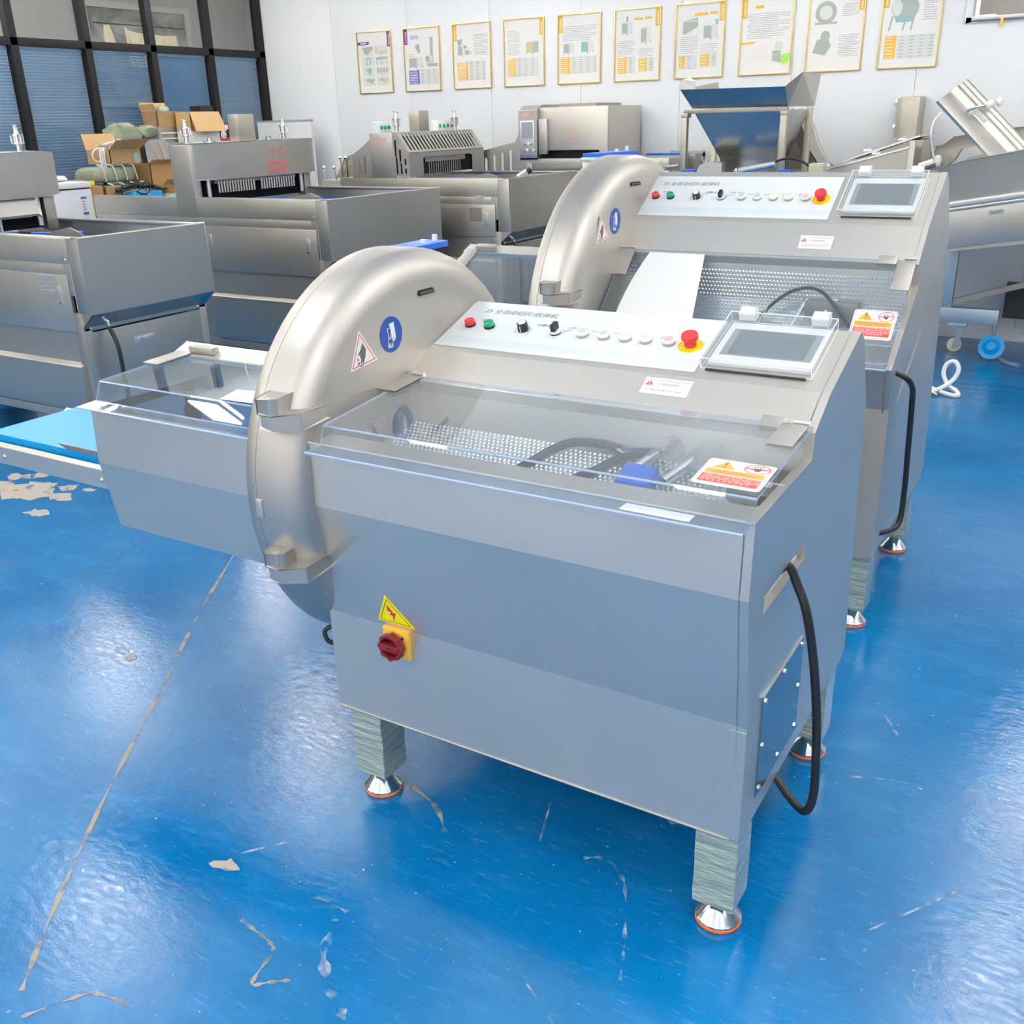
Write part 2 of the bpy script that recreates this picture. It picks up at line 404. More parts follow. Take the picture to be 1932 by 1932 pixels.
# office behind the partition
m = M(); m.box(-9.1, -9.0, -3.4, 8.1, 0, HC); m.box(-9.0, WX - .06, 7.9, 8.1, 0, HC); m.build('wall_office', 'office_wall', kind='structure')
t = thing('framed_painting', 'wide pale framed mountain ink painting seen through the upper glass of the partition', 'painting', (-8.96, 6.25, 2.2))
m = M(); y0, y1, z0, z1 = 5.58, 6.98, 1.95, 2.96
m.plate([(y0, z0), (y1, z0), (y1, z1), (y0, z1)], [[(y0 + .06, z0 + .06), (y0 + .06, z1 - .06), (y1 - .06, z1 - .06), (y1 - .06, z0 + .06)]], .04)
m2 = M(); m2.v = [Vector((-8.98 + p.z, p.x, p.y)) for p in m.v]; m2.f = m.f; m2.mi = m.mi; m2.build('frame', 'mat_board', t)
m = M(); m.box(-8.99, -8.965, y0 + .05, y1 - .05, z0 + .05, z1 - .05); m.build('canvas', 'ink_painting', t)
t = thing('cream_patch', 'crumpled cream drape hung behind the upper glass, beside the painting', 'patch', (-8.3, 5.9, 2.0))  # pale cream pieces set between the partition glass and the office wall
m = M(); pts = [(5.53, 2.667), (5.60, 2.635), (5.703, 2.61), (5.85, 2.61), (6.0, 2.60), (6.171, 2.609), (6.19, 2.55), (6.23, 2.44)]
for a, b in zip(pts, pts[1:]):
    m.add([(-8.3 + .02 * sin(a[0] * 40), a[0], a[1]), (-8.3 + .02 * sin(b[0] * 40), b[0], b[1]), (-8.3, b[0] + .02, 2.30), (-8.3, a[0] + .04, 2.30)], [(0, 1, 2, 3)])
m.build('cloth', 'cream_tone', t)
m = M(); m.add([(-8.3, 5.308, 2.663), (-8.3, 5.377, 2.672), (-8.29, 5.40, 2.57), (-8.3, 5.45, 2.40), (-8.3, 5.31, 2.40), (-8.31, 5.30, 2.57)], [(0, 1, 2, 5), (5, 2, 3, 4)]); m.build('patch_tail', 'cream_tone', t)
m = M(); m.tube([(-8.3, 5.2, 2.68), (-8.3, 6.3, 2.68)], .006, 6, 1); m.build('hanging_rod', 'dark', t)
world()
# ceiling lights (seen as glints in the floor)
proto = None
for i in range(5):
    for j in range(-3, 3):
        x = -7.15 + 2.58 * i; y = 1.24 + 2.1 * j
        if i == 2 and j == 1: continue
        if i == 2 and j == 0: y = -.25
        if i == 2 and j == -1: continue
        if proto is None:
            proto = thing('ceiling_light', 'square white pendant lamp hung under the ceiling', 'lamp', (0, 0, 3.0), 'square pendant lamps under the ceiling')
            a = M(); a.plate([(-.22, -.22), (.22, -.22), (.22, .22), (-.22, .22)], [[(-.20, -.20), (-.20, .20), (.20, .20), (.20, -.20)]], .03, -.03); [a.box(u - .004, u + .004, -.004,   .004, .03, .70) for u in (-.2, .2)]; BASE[0] = Vector((0, 0, 0))
            A = a.build('frame', 'white_paint', proto)
            b = M(); b.box(-.20, .20, -.20, .20, -.05, .03); B = b.build('diffuser', 'lamp', proto); b = M(); b.box(-.19, .19, -.19, .19, .032, .04); C2 = b.build('added_uplight', 'ceiling_fill', proto)  # glowing plate added on top of each lamp to brighten the ceiling
            proto.location = (x, y, 3.0); continue
        r = proto.copy(); COL.objects.link(r); r.location = (x, y, 3.0)
        for ch in (A, B, C2): c = ch.copy(); COL.objects.link(c); c.parent = r
for y in (1.2, 3.4):  # unseen office lamps added to brighten the blinds and office
    r = proto.copy(); COL.objects.link(r); r.location = (-8.4, y, 3.0)
    for ch in (A, B, C2): c = ch.copy(); COL.objects.link(c); c.parent = r
world()
# floor wear: drag marks, drips and chipped paint
def ribbon(pts, w, mt, sub=6):
    m = M(); P = [Vector((*p, 0)) for p in pts]; Q = []
    if sub > 1 and len(P) > 2:
        for i in range(len(P) - 1):
            a = P[max(i - 1, 0)]; b = P[i]; c = P[i + 1]; e = P[min(i + 2, len(P) - 1)]
            for k in range(sub):
                s = k / sub; Q.append(.5 * ((2 * b) + (c - a) * s + (2 * a - 5 * b + 4 * c - e) * s * s + (3 * b - a - 3 * c + e) * s ** 3))
        P = Q + [P[-1]]
    vs = []; fs = []; n = len(P)
    for i, p in enumerate(P):
        d = (P[min(i + 1, n - 1)] - P[max(i - 1, 0)]).normalized(); q = Vector((-d.y, d.x, 0)) * w * (.6 + .4 * sin(i * 1.7)) * .5
        vs += [(p.x - q.x, p.y - q.y, .0012), (p.x + q.x, p.y + q.y, .0012)]
    for i in range(n - 1): fs.append((2 * i, 2 * i + 1, 2 * i + 3, 2 * i + 2))
    m.add(vs, fs); m.build('scuff_mark', mt, FLOOR, smooth=0)
def chip(x, y, r, seed):
    rd = random.Random(seed); m = M(); n = 14
    m.add([(x, y, .0015)] + [(x + r * (1 + .5 * rd.uniform(-1, 1)) * cos(2 * pi * i / n) * 1.5, y + r * (1 + .5 * rd.uniform(-1, 1)) * sin(2 * pi * i / n), .0014) for i in range(n)], [(0, i + 1, (i + 1) % n + 1) for i in range(n)])
    m.build('paint_chip', 'chip_tan', FLOOR, smooth=0)
# ------------------------------------------------------------------ meat slicers
def catmull(P, sub=6):
    Q = []
    for i in range(len(P) - 1):
        a = P[max(i - 1, 0)]; b = P[i]; c = P[i + 1]; e = P[min(i + 2, len(P) - 1)]
        for k in range(sub):
            t = k / sub; Q.append(tuple(.5 * (2 * b[j] + (c[j] - a[j]) * t + (2 * a[j] - 5 * b[j] + 4 * c[j] - e[j]) * t * t + (3 * b[j] - a[j] - 3 * c[j] + e[j]) * t ** 3) for j in range(len(b))))
    return Q + [P[-1]]
def sheet_profile(pts, t):
    """closed outline of a folded sheet of thickness t along the polyline pts (y,z)"""
    off = []
    for i, p in enumerate(pts):
        d0 = Vector(pts[i]) - Vector(pts[i - 1]) if i else None
        d1 = Vector(pts[i + 1]) - Vector(pts[i]) if i < len(pts) - 1 else None
        n = Vector((0, 0))
        for d in (d0, d1):
            if d is not None: d = d.normalized(); n += Vector((-d.y, d.x))
        n.normalize(); off.append((p[0] + n.x * t, p[1] + n.y * t))
    return list(pts) + off[::-1]
def folded_lid(name, root, T, pts, x0, x1, t, edge=True):
    m = M(T); pr = sheet_profile(pts, -t); n = len(pts)
    vs = [(x, q[0], q[1]) for x in (x0, x1) for q in pr]; k = len(pr)
    fs = []
    for i in range(k):
        fs.append((i, (i + 1) % k, k + (i + 1) % k, k + i))
    m.add(vs, fs)
    for i in range(k):
        if i in (n - 1, k - 1): m.mi[i] = 1
    m.m = 1
    for e in (0, k):
        for i in range(n - 1): m.add([vs[e + i], vs[e + i + 1], vs[e + k - 2 - i], vs[e + k - 1 - i]], [(0, 1, 2, 3)])
    o = m.build(name, ['acrylic', 'acrylic_edge'], root, smooth=0)
    m = M(T)
    for q in pts[1:-1]: m.cyl((x0, q[0], q[1]), (x1, q[0], q[1]), .0028, 6)
    m.cyl((x0, pts[-1][0], pts[-1][1] + .003), (x1, pts[-1][0], pts[-1][1] + .003), .0035, 6)
    m.build('lid_edge', 'acrylic_edge', o, label='bluish polished edge of the clear lid')
    return o
def dimples(root, T, x0, x1, p, q, pitch=.0125):
    """embossed plate between the profile points p and q"""
    T2 = T @ frame((0, p[0], p[1]), (1, 0, 0), (0, q[0] - p[0], q[1] - p[1]))
    L = hypot(q[0] - p[0], q[1] - p[1]); nb = max(2, int(L / pitch)); na = int((x1 - x0) / pitch)
    m = M(T2); m.add([(x0, 0, .001), (x1, 0, .001), (x1, L, .001), (x0, L, .001)], [(0, 1, 2, 3)])
    for j in range(nb):
        for i in range(na):
            cx = x0 + (i + .5 + .5 * (j % 2)) * pitch; cy = (j + .5) * L / nb; r = pitch * .46
            if cx + r > x1: continue
            m.add([(cx - r, cy, .001), (cx, cy - r, .001), (cx + r, cy, .001), (cx, cy + r, .001), (cx - r * .3, cy - r * .3, .005), (cx + r * .3, cy - r * .3, .005), (cx + r * .3, cy + r * .3, .005), (cx - r * .3, cy + r * .3, .005)],
                  [(0, 1, 5, 4), (1, 2, 6, 5), (2, 3, 7, 6), (3, 0, 4, 7), (4, 5, 6, 7)])
    return m.build('dimple_plate', 'steel_dimple', root, smooth=0, kind='stuff', label='embossed dimple feed plate in the trough')
def hand_up(m, x, y, s):
    """open hand: palm and five fingers"""
    m.poly([(x - .30 * s, y - .1 * s), (x - .12 * s, y - .42 * s), (x + .18 * s, y - .42 * s), (x + .34 * s, y - .12 * s), (x + .26 * s, y + .1 * s), (x - .28 * s, y + .1 * s)])
    for a, l, w, bx in ((112, .50, .10, -.22), (98, .60, .10, -.07), (84, .62, .10, .08), (70, .52, .10, .22), (150, .48, .11, -.28)):
        c, sn = cos(radians(a)), sin(radians(a)); px, py = x + bx * s, y + (.05 if a < 140 else -.15) * s; w *= s * .5; l *= s
        m.poly([(px + sn * w, py - c * w), (px + sn * w * .8 + c * l, py - c * w * .8 + sn * l), (px - sn * w * .8 + c * l, py + c * w * .8 + sn * l), (px - sn * w, py + c * w)])
def build_slicer(O, P, label, name='meat_slicer'):
    root = thing(name, label, 'slicer', (O[0] - .54, O[1] + .43, 0))
    T = Matrix.Translation(O); L = -1.04
    low, trough, base, bend, ridge, back = P['low'], P['trough'], P['base'], P['bend'], P['ridge'], P['back']
    # housing: one folded shell with the product trough on top
    m = M(T); m.prism(low + trough + [base, bend, ridge] + back, 'x', -1.08, -.02)
    m.build('housing', 'steel', root, bevel=.003, smooth=4)
    sp = low + P['cut'] + [base, bend, ridge] + back
    slot = P['slot']
    m = M(T @ frame((-.02, 0, 0), (0, 1, 0), (0, 0, 1))); m.plate(sp, [slot[::-1]], .02)
    side = m.build('side_panel', 'steel', root, smooth=0)
    sb = [(min(p[0] for p in slot) - .01, min(p[1] for p in slot) - .01), (max(p[0] for p in slot) + .01, max(p[1] for p in slot) + .01)]
    m = M(T); m.box(-.0205, -.0195, sb[0][0], sb[1][0], sb[0][1], sb[1][1]); m.build('slot_backing', 'steel_bright', side)
    T2 = T @ frame((-.0195, 0, 0), (0, 1, 0), (0, 0, 1)); m = M(T2); y = sb[0][0] + .008
    while y < sb[1][0]:
        z = sb[0][1] + .006
        while z < sb[1][1]: m.lathe((y, z, 0), (0, 0, 1), [(.0045, 0), (.002, .004), (0, .0045)], 5); z += .011
        y += .011
    m.build('slot_dimple', 'steel_bright', side, kind='stuff', smooth=0)
    m = M(T); m.box(-.034, -.0005, -.0012, .001, low[0][1] + .004, low[1][1] - .012); m.build('corner_plate', 'steel', root, smooth=0)
    # screwed service plate and mains cable on the right side
    if P['plate']:
        a, b, c, e = P['plate']
        m = M(T); m.box(-.001, .004, a, b, c, e); sv = m.build('service_plate', 'steel_mirror', root, smooth=0, label='mirror bright cover plate with eight screws')
        for y, z in [(a + .016, c + .016), (b - .016, c + .016), (a + .016, e - .016), (b - .016, e - .016), ((a + b) / 2, c + .016), ((a + b) / 2, e - .016), (a + .016, (c + e) / 2), (b - .016, (c + e) / 2)]:
            inst(SCREW_X, 'screw', sv, T @ Vector((.004, y, z)))
    m = M(T); m.tube(P['cable'], .0095, 10, 6); m.build('mains_cable', 'cable', root, label='thick black mains cable hanging out of the side slot')
    if P.get('loop'):
        m = M(T); m.tube([(-1.07, .03, .512), (-1.098, .015, .508), (-1.113, .005, .495), (-1.105, .005, .47), (-1.085, .02, .459), (-1.07, .03, .46)], .006, 8, 5); m.build('cable_loop', 'cable', root)
    # control console face: frame A (upper), frame B (lower)
    TA = T @ frame((0, bend[0], bend[1]), (1, 0, 0), (0, ridge[0] - bend[0], ridge[1] - bend[1]))
    TB = T @ frame((0, base[0], base[1]), (1, 0, 0), (0, bend[0] - base[0], bend[1] - base[1]))
    sx = P.get('panx', 0)
    m = M(TA); m.box(-1.035 + sx, -.312 + sx, .02, .25, .0004, .0024)
    cp = m.build('control_panel', 'panel_white', root, bevel=.0006, label='white printed control panel with push buttons')
    m = M(TA); m.m = 0
    m.text('25 全自动切片/砍排机', .0235, -.982 + sx, .203, shear=.18, c=.0028)
    for tx, x in (('电源', -.966), ('送带', -.795), ('步进', -.778), ('分份', -.702), ('连续', -.672), ('点动', -.503), ('启动', -.447), ('停止', -.388)): m.text(tx, .0125, x + sx, .155 if x < -.6 else .148, shear=.18, c=.0028)
    for x0, x1 in ((-.632, -.607), (-.572, -.552)): m.add([(x0 + sx, .1475, .0028), (x1 + sx, .1475, .0028), (x1 + sx, .1490, .0028), (x0 + sx, .1490, .0028)], [(0, 1, 2, 3)])
    m.add([(-.552 + sx, .1445, .0028), (-.543 + sx, .1482, .0028), (-.552 + sx, .152, .0028)], [(0, 1, 2)])
    m.add([(-.708 + sx, .137, .0028), (-.685 + sx, .145, .0028), (-.685 + sx, .1465, .0028), (-.709 + sx, .1385, .0028)], [(0, 1, 2, 3)])
    for i in range(14):
        a0 = radians(-50 + 280 * i / 14); a1 = radians(-50 + 280 * (i + .8) / 14); c0 = (-.82 + sx, .122)
        m.add([(c0[0] + r * cos(a), c0[1] + r * sin(a), .0028) for r, a in ((.021, a0), (.0222, a0), (.0222, a1), (.021, a1))], [(0, 1, 2, 3)])
    m.m = 1
    for i in range(6): y = .040 + i * .0052; m.add([(-1.035 + .02 * .2 + sx, y, .0026), (-.318 + sx, y, .0026), (-.318 + sx, y + .0009, .0026), (-1.035 + sx + .004, y + .0009, .0026)], [(0, 1, 2, 3)])
    m.build('lettering', ['ink', 'line_blue'], cp, smooth=0, label='printed Chinese title and button names')
    yb = .126
    def knob(nm, x, prof, mats, seg=20, lab=None):
        m = M(TA); 
        for mi, pr in enumerate(prof): m.m = mi; m.lathe((x + sx, yb, .0022), (0, 0, 1), pr, seg)
        return m.build(nm, mats, cp, label=lab)
    for nm, x, lens in (('indicator_lamp', -.984, 'red_lens'), ('indicator_lamp', -.924, 'green_lens')):
        knob(nm, x, [[(.0150, 0), (.0150, .006)], [(.0138, .006), (.0138, .016), (.010, .0185), (0, .019)]], ['black', lens], lab='red indicator lamp' if lens[0] == 'r' else 'green indicator lamp')
    m = M(TA); m.lathe((-.82 + sx, yb, .0022), (0, 0, 1), [(.015, 0), (.0135, .022), (.012, .023)], 14); m.m = 1; m.lathe((-.82 + sx, yb, .0022), (0, 0, 1), [(.0105, .0232), (0, .0234)], 16)
    m.add([(-.821 + sx, yb - .0148, .004), (-.819 + sx, yb - .0148, .004), (-.819 + sx, yb - .0130, .025), (-.821 + sx, yb - .0130, .025)], [(0, 1, 2, 3)]); m.build('speed_knob', ['black_gloss', 'ivory'], cp, label='black speed knob with white cap')
    m = M(TA); m.lathe((-.725 + sx, yb, .0022), (0, 0, 1), [(.0148, 0), (.0148, .004)], 20); m.m = 1; m.lathe((-.725 + sx, yb, .0022), (0, 0, 1), [(.0148, .004), (.0148, .009), (.0115, .010)], 20); m.m = 0
    m.lathe((-.725 + sx, yb, .0022), (0, 0, 1), [(.0115, .0095), (0, .0096)], 16); m.box(-.731 + sx, -.719 + sx, yb - .012, yb + .012, .011, .030); m.build('selector_switch', ['black', 'ivory'], cp, label='black selector switch')
    for x, c in ((-.647, 'grey_key'), (-.588, 'grey_key'), (-.53, 'cream_key'), (-.475, 'mint'), (-.415, 'pink')):
        knob('push_button', x, [[(.0155, 0), (.0155, .008)], [(.0158, .008), (.0158, .013), (.014, .0145), (.0118, .0145), (.0118, .010)], [(.0117, .0135), (0, .0138)]], ['taupe', 'ivory', c], lab=c.replace('_key', '').replace('mint', 'pale green') + ' push button in a white ring')
    ex = -.361 + sx
    m = M(TA); m.lathe((ex, yb, .0022), (0, 0, 1), [(.031, 0), (.031, .0012), (0, .0013)], 32); m.m = 1
    for i, ch in enumerate('STOP'): a = radians(-118 + i * 19); m.text(ch, .0085, ex + .0255 * cos(a), yb + .0255 * sin(a), 'CENTER', c=.0040, rot=a + pi / 2)
    for i, ch in enumerate('EMERGENCY'): a = radians(192 - i * 22); m.text(ch, .0085, ex + .0255 * cos(a), yb + .0255 * sin(a), 'CENTER', c=.0040, rot=a - pi / 2)
    m.build('emergency_collar', ['yellow', 'ink'], cp, label='yellow collar reading EMERGENCY STOP')
    m = M(TA); m.lathe((ex, yb, .003), (0, 0, 1), [(.0145, 0), (.0145, .016), (.0205, .020), (.0205, .029), (.018, .0325), (.0135, .0328), (.0128, .0318), (0, .0315)], 28); m.build('emergency_button', 'red', cp, label='red mushroom emergency stop button')
    # touch screen under its clear cover
    s2 = P.get('scrx', 0)
    m = M(TA); m.box(-.294 + s2, -.060 + s2, .056, .236, 0, .010); ts = m.build('touch_screen', 'bezel', root, bevel=.003, label='grey touch screen under a clear hinged cover')
    m = M(TA); m.box(-.278 + s2, -.070 + s2, .091, .205, .0101, .0106); m.build('screen_rim', 'display_rim', ts)
    m = M(TA); m.box(-.262 + s2, -.086 + s2, .096, .203, .0107, .0110); m.build('display', 'display', ts)
    m = M(TA); x0, x1, y0, y1, h, w = -.303 + s2, -.052 + s2, .040, .252, .026, .0025
    m.box(x0, x1, y0, y1, h, h + w); m.box(x0, x0 + w, y0, y1, .001, h); m.box(x1 - w, x1, y0, y1, .001, h); m.box(x0, x1, y0, y0 + w, .001, h); m.box(x0, x1, y1 - w, y1, .001, h)
    m.build('screen_cover', 'glass_cover', ts)
    m = M(TA)
    for a, b in (((x0, y0), (x1, y0)), ((x1, y0), (x1, y1)), ((x1, y1), (x0, y1)), ((x0, y1), (x0, y0))):
        for hh in (h + w, .002): m.cyl((*a, hh), (*b, hh), .0014, 5)
    for a in ((x0, y0), (x1, y0), (x1, y1), (x0, y1)): m.cyl((*a, .002), (*a, h + w), .0014, 5)
    m.build('cover_edge', 'bezel', ts)
    m = M(TA); m.box(x0 + .012, x1 - .012, y0 - .006, y0 - .001, .000, .004); m.build('gasket', 'dark', ts)
    for cx in (-.262, -.090):
        m = M(TA); m.prism([(y1 - .012, .012), (y1 + .014, .012), (y1 + .016, .034), (y1 + .006, .037), (y1 - .012, .032)], 'x', cx - .018 + s2, cx + .018 + s2); m.build('cover_clip', 'bezel', ts, bevel=.002)
    # caution sticker on the lower console face
    x0, x1, y0, y1 = P['stick']
    m = M(TB); m.plate([(x0, y0), (x1, y0), (x1, y1), (x0, y1)], [], .0006, .0004); st = m.build('caution_sticker', 'paper', root, smooth=0, label='small white caution sticker with a red triangle')
    m = M(TB); W = x1 - x0; H = y1 - y0; m.text('开机前请详读使用说明书', W * .066, x0 + W * .24, y0 + H * .82, c=.0014); m.text('保持触控屏幕表面干燥清洁', W * .073, x0 + W * .07, y0 + H * .24, c=.0014)
    m.add([(x0 + W * .03, y0 + H * .46, .0014), (x1 - W * .03, y0 + H * .46, .0014), (x1 - W * .03, y0 + H * .475, .0014), (x0 + W * .03, y0 + H * .475, .0014)], [(0, 1, 2, 3)])
    m.m = 1; m.text('必须按规程操作', W * .066, x0 + W * .30, y0 + H * .62, c=.0014)
    m.add([(x0 + W * .035, y0 + H * .52, .0014), (x0 + W * .20, y0 + H * .52, .0014), (x0 + W * .118, y0 + H * .88, .0014)], [(0, 1, 2)])
    m.m = 2; m.add([(x0 + W * .110, y0 + H * .62, .0017), (x0 + W * .126, y0 + H * .62, .0017), (x0 + W * .130, y0 + H * .80, .0017), (x0 + W * .106, y0 + H * .80, .0017)], [(0, 1, 2, 3)]); m.box(x0 + W * .110, x0 + W * .126, y0 + H * .55, y0 + H * .59, .0014, .0017)
    m.build('lettering', ['ink_grey', 'sign_red', 'paper'], st, smooth=0)
    # hinged clear lid
    lp = P['lid']; lid = folded_lid('lid', root, T, lp, P['lidx'][0], P['lidx'][1], .0045)
    h, f = lp[0], lp[1]
    TL = T @ frame((0, f[0], f[1] + .0045), (1, 0, 0), (0, h[0] - f[0], h[1] - f[1])); LL = hypot(h[0] - f[0], h[1] - f[1])
    for a, b, c in P['hinge']:
        m = M(TL); q = LL - .005; m.plate([(a, q - .115), (b - .006, q - .115), (b, q - .109), (b, q), (c, q), (c, q - .02), (a, q - .025)] if c > a else [(a, q - .115), (b, q - .115), (b, q), (a, q)], [], .003, .001)
        hg = m.build('lid_hinge', 'blasted', root, bevel=.0008)
        m = M(TL); m.cyl((a + .02, q + .008, .005), (b, q + .008, .005), .006, 12); m.build('hinge_pin', 'steel_bright', hg)
    for a, b in P['stop']:
        m = M(TB); m.box(a, b, -.012, .022, -.002, .014); m.build('lid_stop', 'blasted', root, bevel=.004)
    # warning sticker on the lid
    x0, x1, y0, y1 = P['warn']; W = x1 - x0; H = y1 - y0
    m = M(TL); m.plate(rrect(x0, y0, x1, y1, .008), [], .0005, .0008); ws = m.build('warning_sticker', 'paper', lid, smooth=0, label='white, orange and red warning sticker with exclamation mark and hand sign')
    m = M(TL); z = .0018
    def R(u0, v0, u1, v1, dz=0): m.add([(x0 + W * u0, y0 + H * v0, z + dz), (x0 + W * u1, y0 + H * v0, z + dz), (x0 + W * u1, y0 + H * v1, z + dz), (x0 + W * u0, y0 + H * v1, z + dz)], [(0, 1, 2, 3)])
    m.m = 0; R(.07, .44, .93, .60); m.add([(x0 + W * .12, y0 + H * .65, z), (x0 + W * .46, y0 + H * .65, z), (x0 + W * .29, y0 + H * .94, z)], [(0, 1, 2)])
    m.m = 1; R(.07, .10, .93, .41)
    cx, cy, r = x0 + W * .76, y0 + H * .79, H * .155
    for i in range(28):
        a0, a1 = 2 * pi * i / 28, 2 * pi * (i + 1) / 28; m.add([(cx + q * cos(a) * 1.25, cy + q * sin(a), z) for q, a in ((r, a0), (r * 1.12, a0), (r * 1.12, a1), (r, a1))], [(0, 1, 2, 3)])
    m.m = 2; m.T = TL @ Matrix.Translation((0, 0, z)); hand_up(m, cx, cy, r * 1.25); m.T = TL
    R(.278, .76, .302, .88, .0003); R(.278, .69, .302, .73, .0003)
    for k in range(2): R(.14 + .03 * k, .545 - .06 * k, .86 - .05 * k, .555 - .06 * k, .0003)
    for i in range(3): R((.03, .97, .03)[i], (.03, .03, .03)[i], (.035, .975, .97)[i], (.97, .97, .037)[i])
    R(.03, .963, .97, .97)
    m.m = 1; a = radians(160); m.add([(cx - r * 1.2, cy - .003, z + .0006), (cx + r * 1.2, cy + .001, z + .0006), (cx + r * 1.2, cy + .004, z + .0006), (cx - r * 1.2, cy, z + .0006)], [(0, 1, 2, 3)])
    m.m = 3
    for i, s in enumerate(('ONLY AUTHORIZED AND EXPERIENCED', 'PERSONS ARE ALLOWED TO MAKE', 'ADJUSTMENTS AND MANOEUVRES', '非 专 业 人 员 请 勿 操 作')): m.text(s, H * .072, x0 + W * .10, y0 + H * (.375 - i * .07), c=z + .0005, sx=1.0)
    m.build('lettering', ['orange', 'sign_red', 'ink', 'paper'], ws, smooth=0)
    if P.get('label'):
        m = M(T); m.box(-.245, -.108, lp[2][0] - .044, lp[2][0] - .010, lp[3][1] + .0052, lp[3][1] + .0058); m.build('paper_label', 'paper', lid)
    # trough
    dimples(root, T, -1.02, -.022, P['dim'][0], P['dim'][1])
    if P.get('dim2'): dimples(root, T, -1.02, -.022, P['dim2'][0], P['dim2'][1])
    # round blade guard
    cy, cz, R_ = P['disc']; X0 = L
    n = 96
    m = M(T); m.lathe((X0, cy, cz), (-1, 0, 0), [(0, 0), (R_ - .078, 0), (R_ - .055, .004), (R_ - .035, .013), (R_ - .018, .027), (R_ - .006, .045), (R_, .066), (R_, .127), (R_ - .001, .128)], n)
    bg = m.build('blade_guard', 'blasted', root, smooth=40, label='big round-edged blade guard door')
    m = M(T); m.lathe((X0 - .130, cy, cz), (-1, 0, 0), [(R_ - .004, -.003), (R_, -.001), (R_, .026), (R_ - .006, .034), (0, .034)], n); m.build('guard_ring', 'blasted', root, smooth=40)
    TC = T @ frame((X0, cy, cz), (0, 1, 0), (0, 0, 1))
    a, b, w = P['grip']
    m = M(TC); m.plate(rrect(a - w / 2, b - .0065, a + w / 2, b + .0065, .006), [], .002, -.001); hs = m.build('grip_slot', 'gap', bg)
    m = M(TC); m.tube([(a - w * .46, b - .002, .001), (a + w * .46, b - .002, .001)], .006, 8, 1); m.build('slot_bar', 'black_gloss', bg)
    a, b, r = P['glove']
    m = M(TC); m.plate(circ(a, b, r, 40), [], .0006, .0004); gs = m.build('glove_sticker', 'sign_blue', bg, smooth=0, label='round blue wear gloves sticker')
    m = M(TC @ Matrix.Translation((a, b, .0014)))
    def G(pts, k=0): m.m = k; m.poly([(x * r, y * r) for x, y in pts])
    G([(-.16, .60), (.28, .66), (.32, .25), (.40, -.22), (.30, -.36), (.20, -.44), (.10, -.42), (.04, -.30), (0, 0), (-.06, .3)])
    for x in (.08, .17, .26): G([(x - .02, -.18), (x + .0, -.18), (x + .03, -.44), (x + .01, -.44)], 1); m.v[-4:] = [p + (TC.to_3x3() @ Vector((0, 0, .0003))) for p in m.v[-4:]]
    for s in (((-.34, .36), (-.12, .36)), ((-.34, .36), (-.28, .18)), ((-.28, .18), (-.28, -.2)), ((-.28, -.2), (-.36, -.64)), ((-.36, -.64), (-.28, -.70)), ((-.28, -.7), (-.24, -.45)), ((-.24, -.45), (-.20, -.72)), ((-.2, -.72), (-.14, -.72)), ((-.14, -.72), (-.12, -.45)), ((-.12, -.45), (-.08, -.72)), ((-.08, -.72), (-.02, -.70)), ((-.02, -.7), (-.01, -.45)), ((-.01, -.45), (.04, -.7)), ((.04, -.7), (.10, -.66)), ((.1, -.66), (.08, -.45)), ((-.02, .1), (-.20, -.20)), ((-.2, -.2), (-.1, -.26)), ((-.1, -.26), (.02, -.1))):
        (ax, ay), (bx, by) = s; d = Vector((bx - ax, by - ay)); d.normalize(); nx, ny = -d.y * .022, d.x * .022
        G([(ax + nx, ay + ny), (bx + nx, by + ny), (bx - nx, by - ny), (ax - nx, ay - ny)])
    m.build('glove_sign', ['paper', 'sign_blue'], gs, smooth=0)
    tr = P['tri']; c0 = (sum(p[0] for p in tr) / 3, sum(p[1] for p in tr) / 3)
    def tri(k): return [(c0[0] + (p[0] - c0[0]) * k, c0[1] + (p[1] - c0[1]) * k) for p in tr]
    m = M(TC); m.plate(tri(1), [], .0006, .0004); hw = m.build('cut_hand_sticker', 'paper', bg, smooth=0, label='triangular cut hand warning sticker with red rim')
    m = M(TC); m.m = 0; m.plate(tri(.86), [tri(.78)[::-1]], .0003, .0011)
    ux = Vector((tr[1][0] - tr[2][0], tr[1][1] - tr[2][1])); s = ux.length; m.T = TC @ Matrix.Translation((c0[0], c0[1], .0013)); m.m = 1
    for pts in ([(.02, .26), (.13, .10), (.10, -.06), (.02, -.22), (-.02, -.22), (-.01, -.14), (-.05, -.22), (-.09, -.20), (-.06, -.10), (-.10, -.04), (-.08, .02), (-.14, -.02), (-.16, .02), (-.05, .12)],
                [(-.20, -.06), (-.12, -.12), (-.20, -.12)], [(-.16, -.16), (-.10, -.16), (-.16, -.24), (-.20, -.22)], [(-.09, -.22), (-.05, -.23), (-.08, -.29), (-.12, -.28)], [(-.03, -.24), (0, -.24), (-.02, -.30), (-.05, -.29)]):
        m.poly([(x * s, y * s) for x, y in pts])
    m.build('hand_sign', ['sign_red', 'ink'], hw, smooth=0)
    # hinge lugs on the rim
    for z, dy in P['lugs']:
        m = M(T); yt = cy - math.sqrt(max(0, R_ ** 2 - (z - cz) ** 2)); yt2 = yt - .055
        m.prism([(-1.123, yt2), (-1.088, yt2), (-1.078, yt2 + .012), (-1.098, yt + .10), (-1.180, yt + .11), (-1.131, yt2 + .004)], 'z', z, z + .033); lg = m.build('hinge_lug', 'blasted', root, bevel=.004)
        m = M(T); m.lathe((-1.104, yt2 + .016, z + .033), (0, 0, 1), [(.008, 0), (.008, .0012), (.004, .002), (0, .002)], 14); m.build('hinge_bolt', 'chrome', lg)
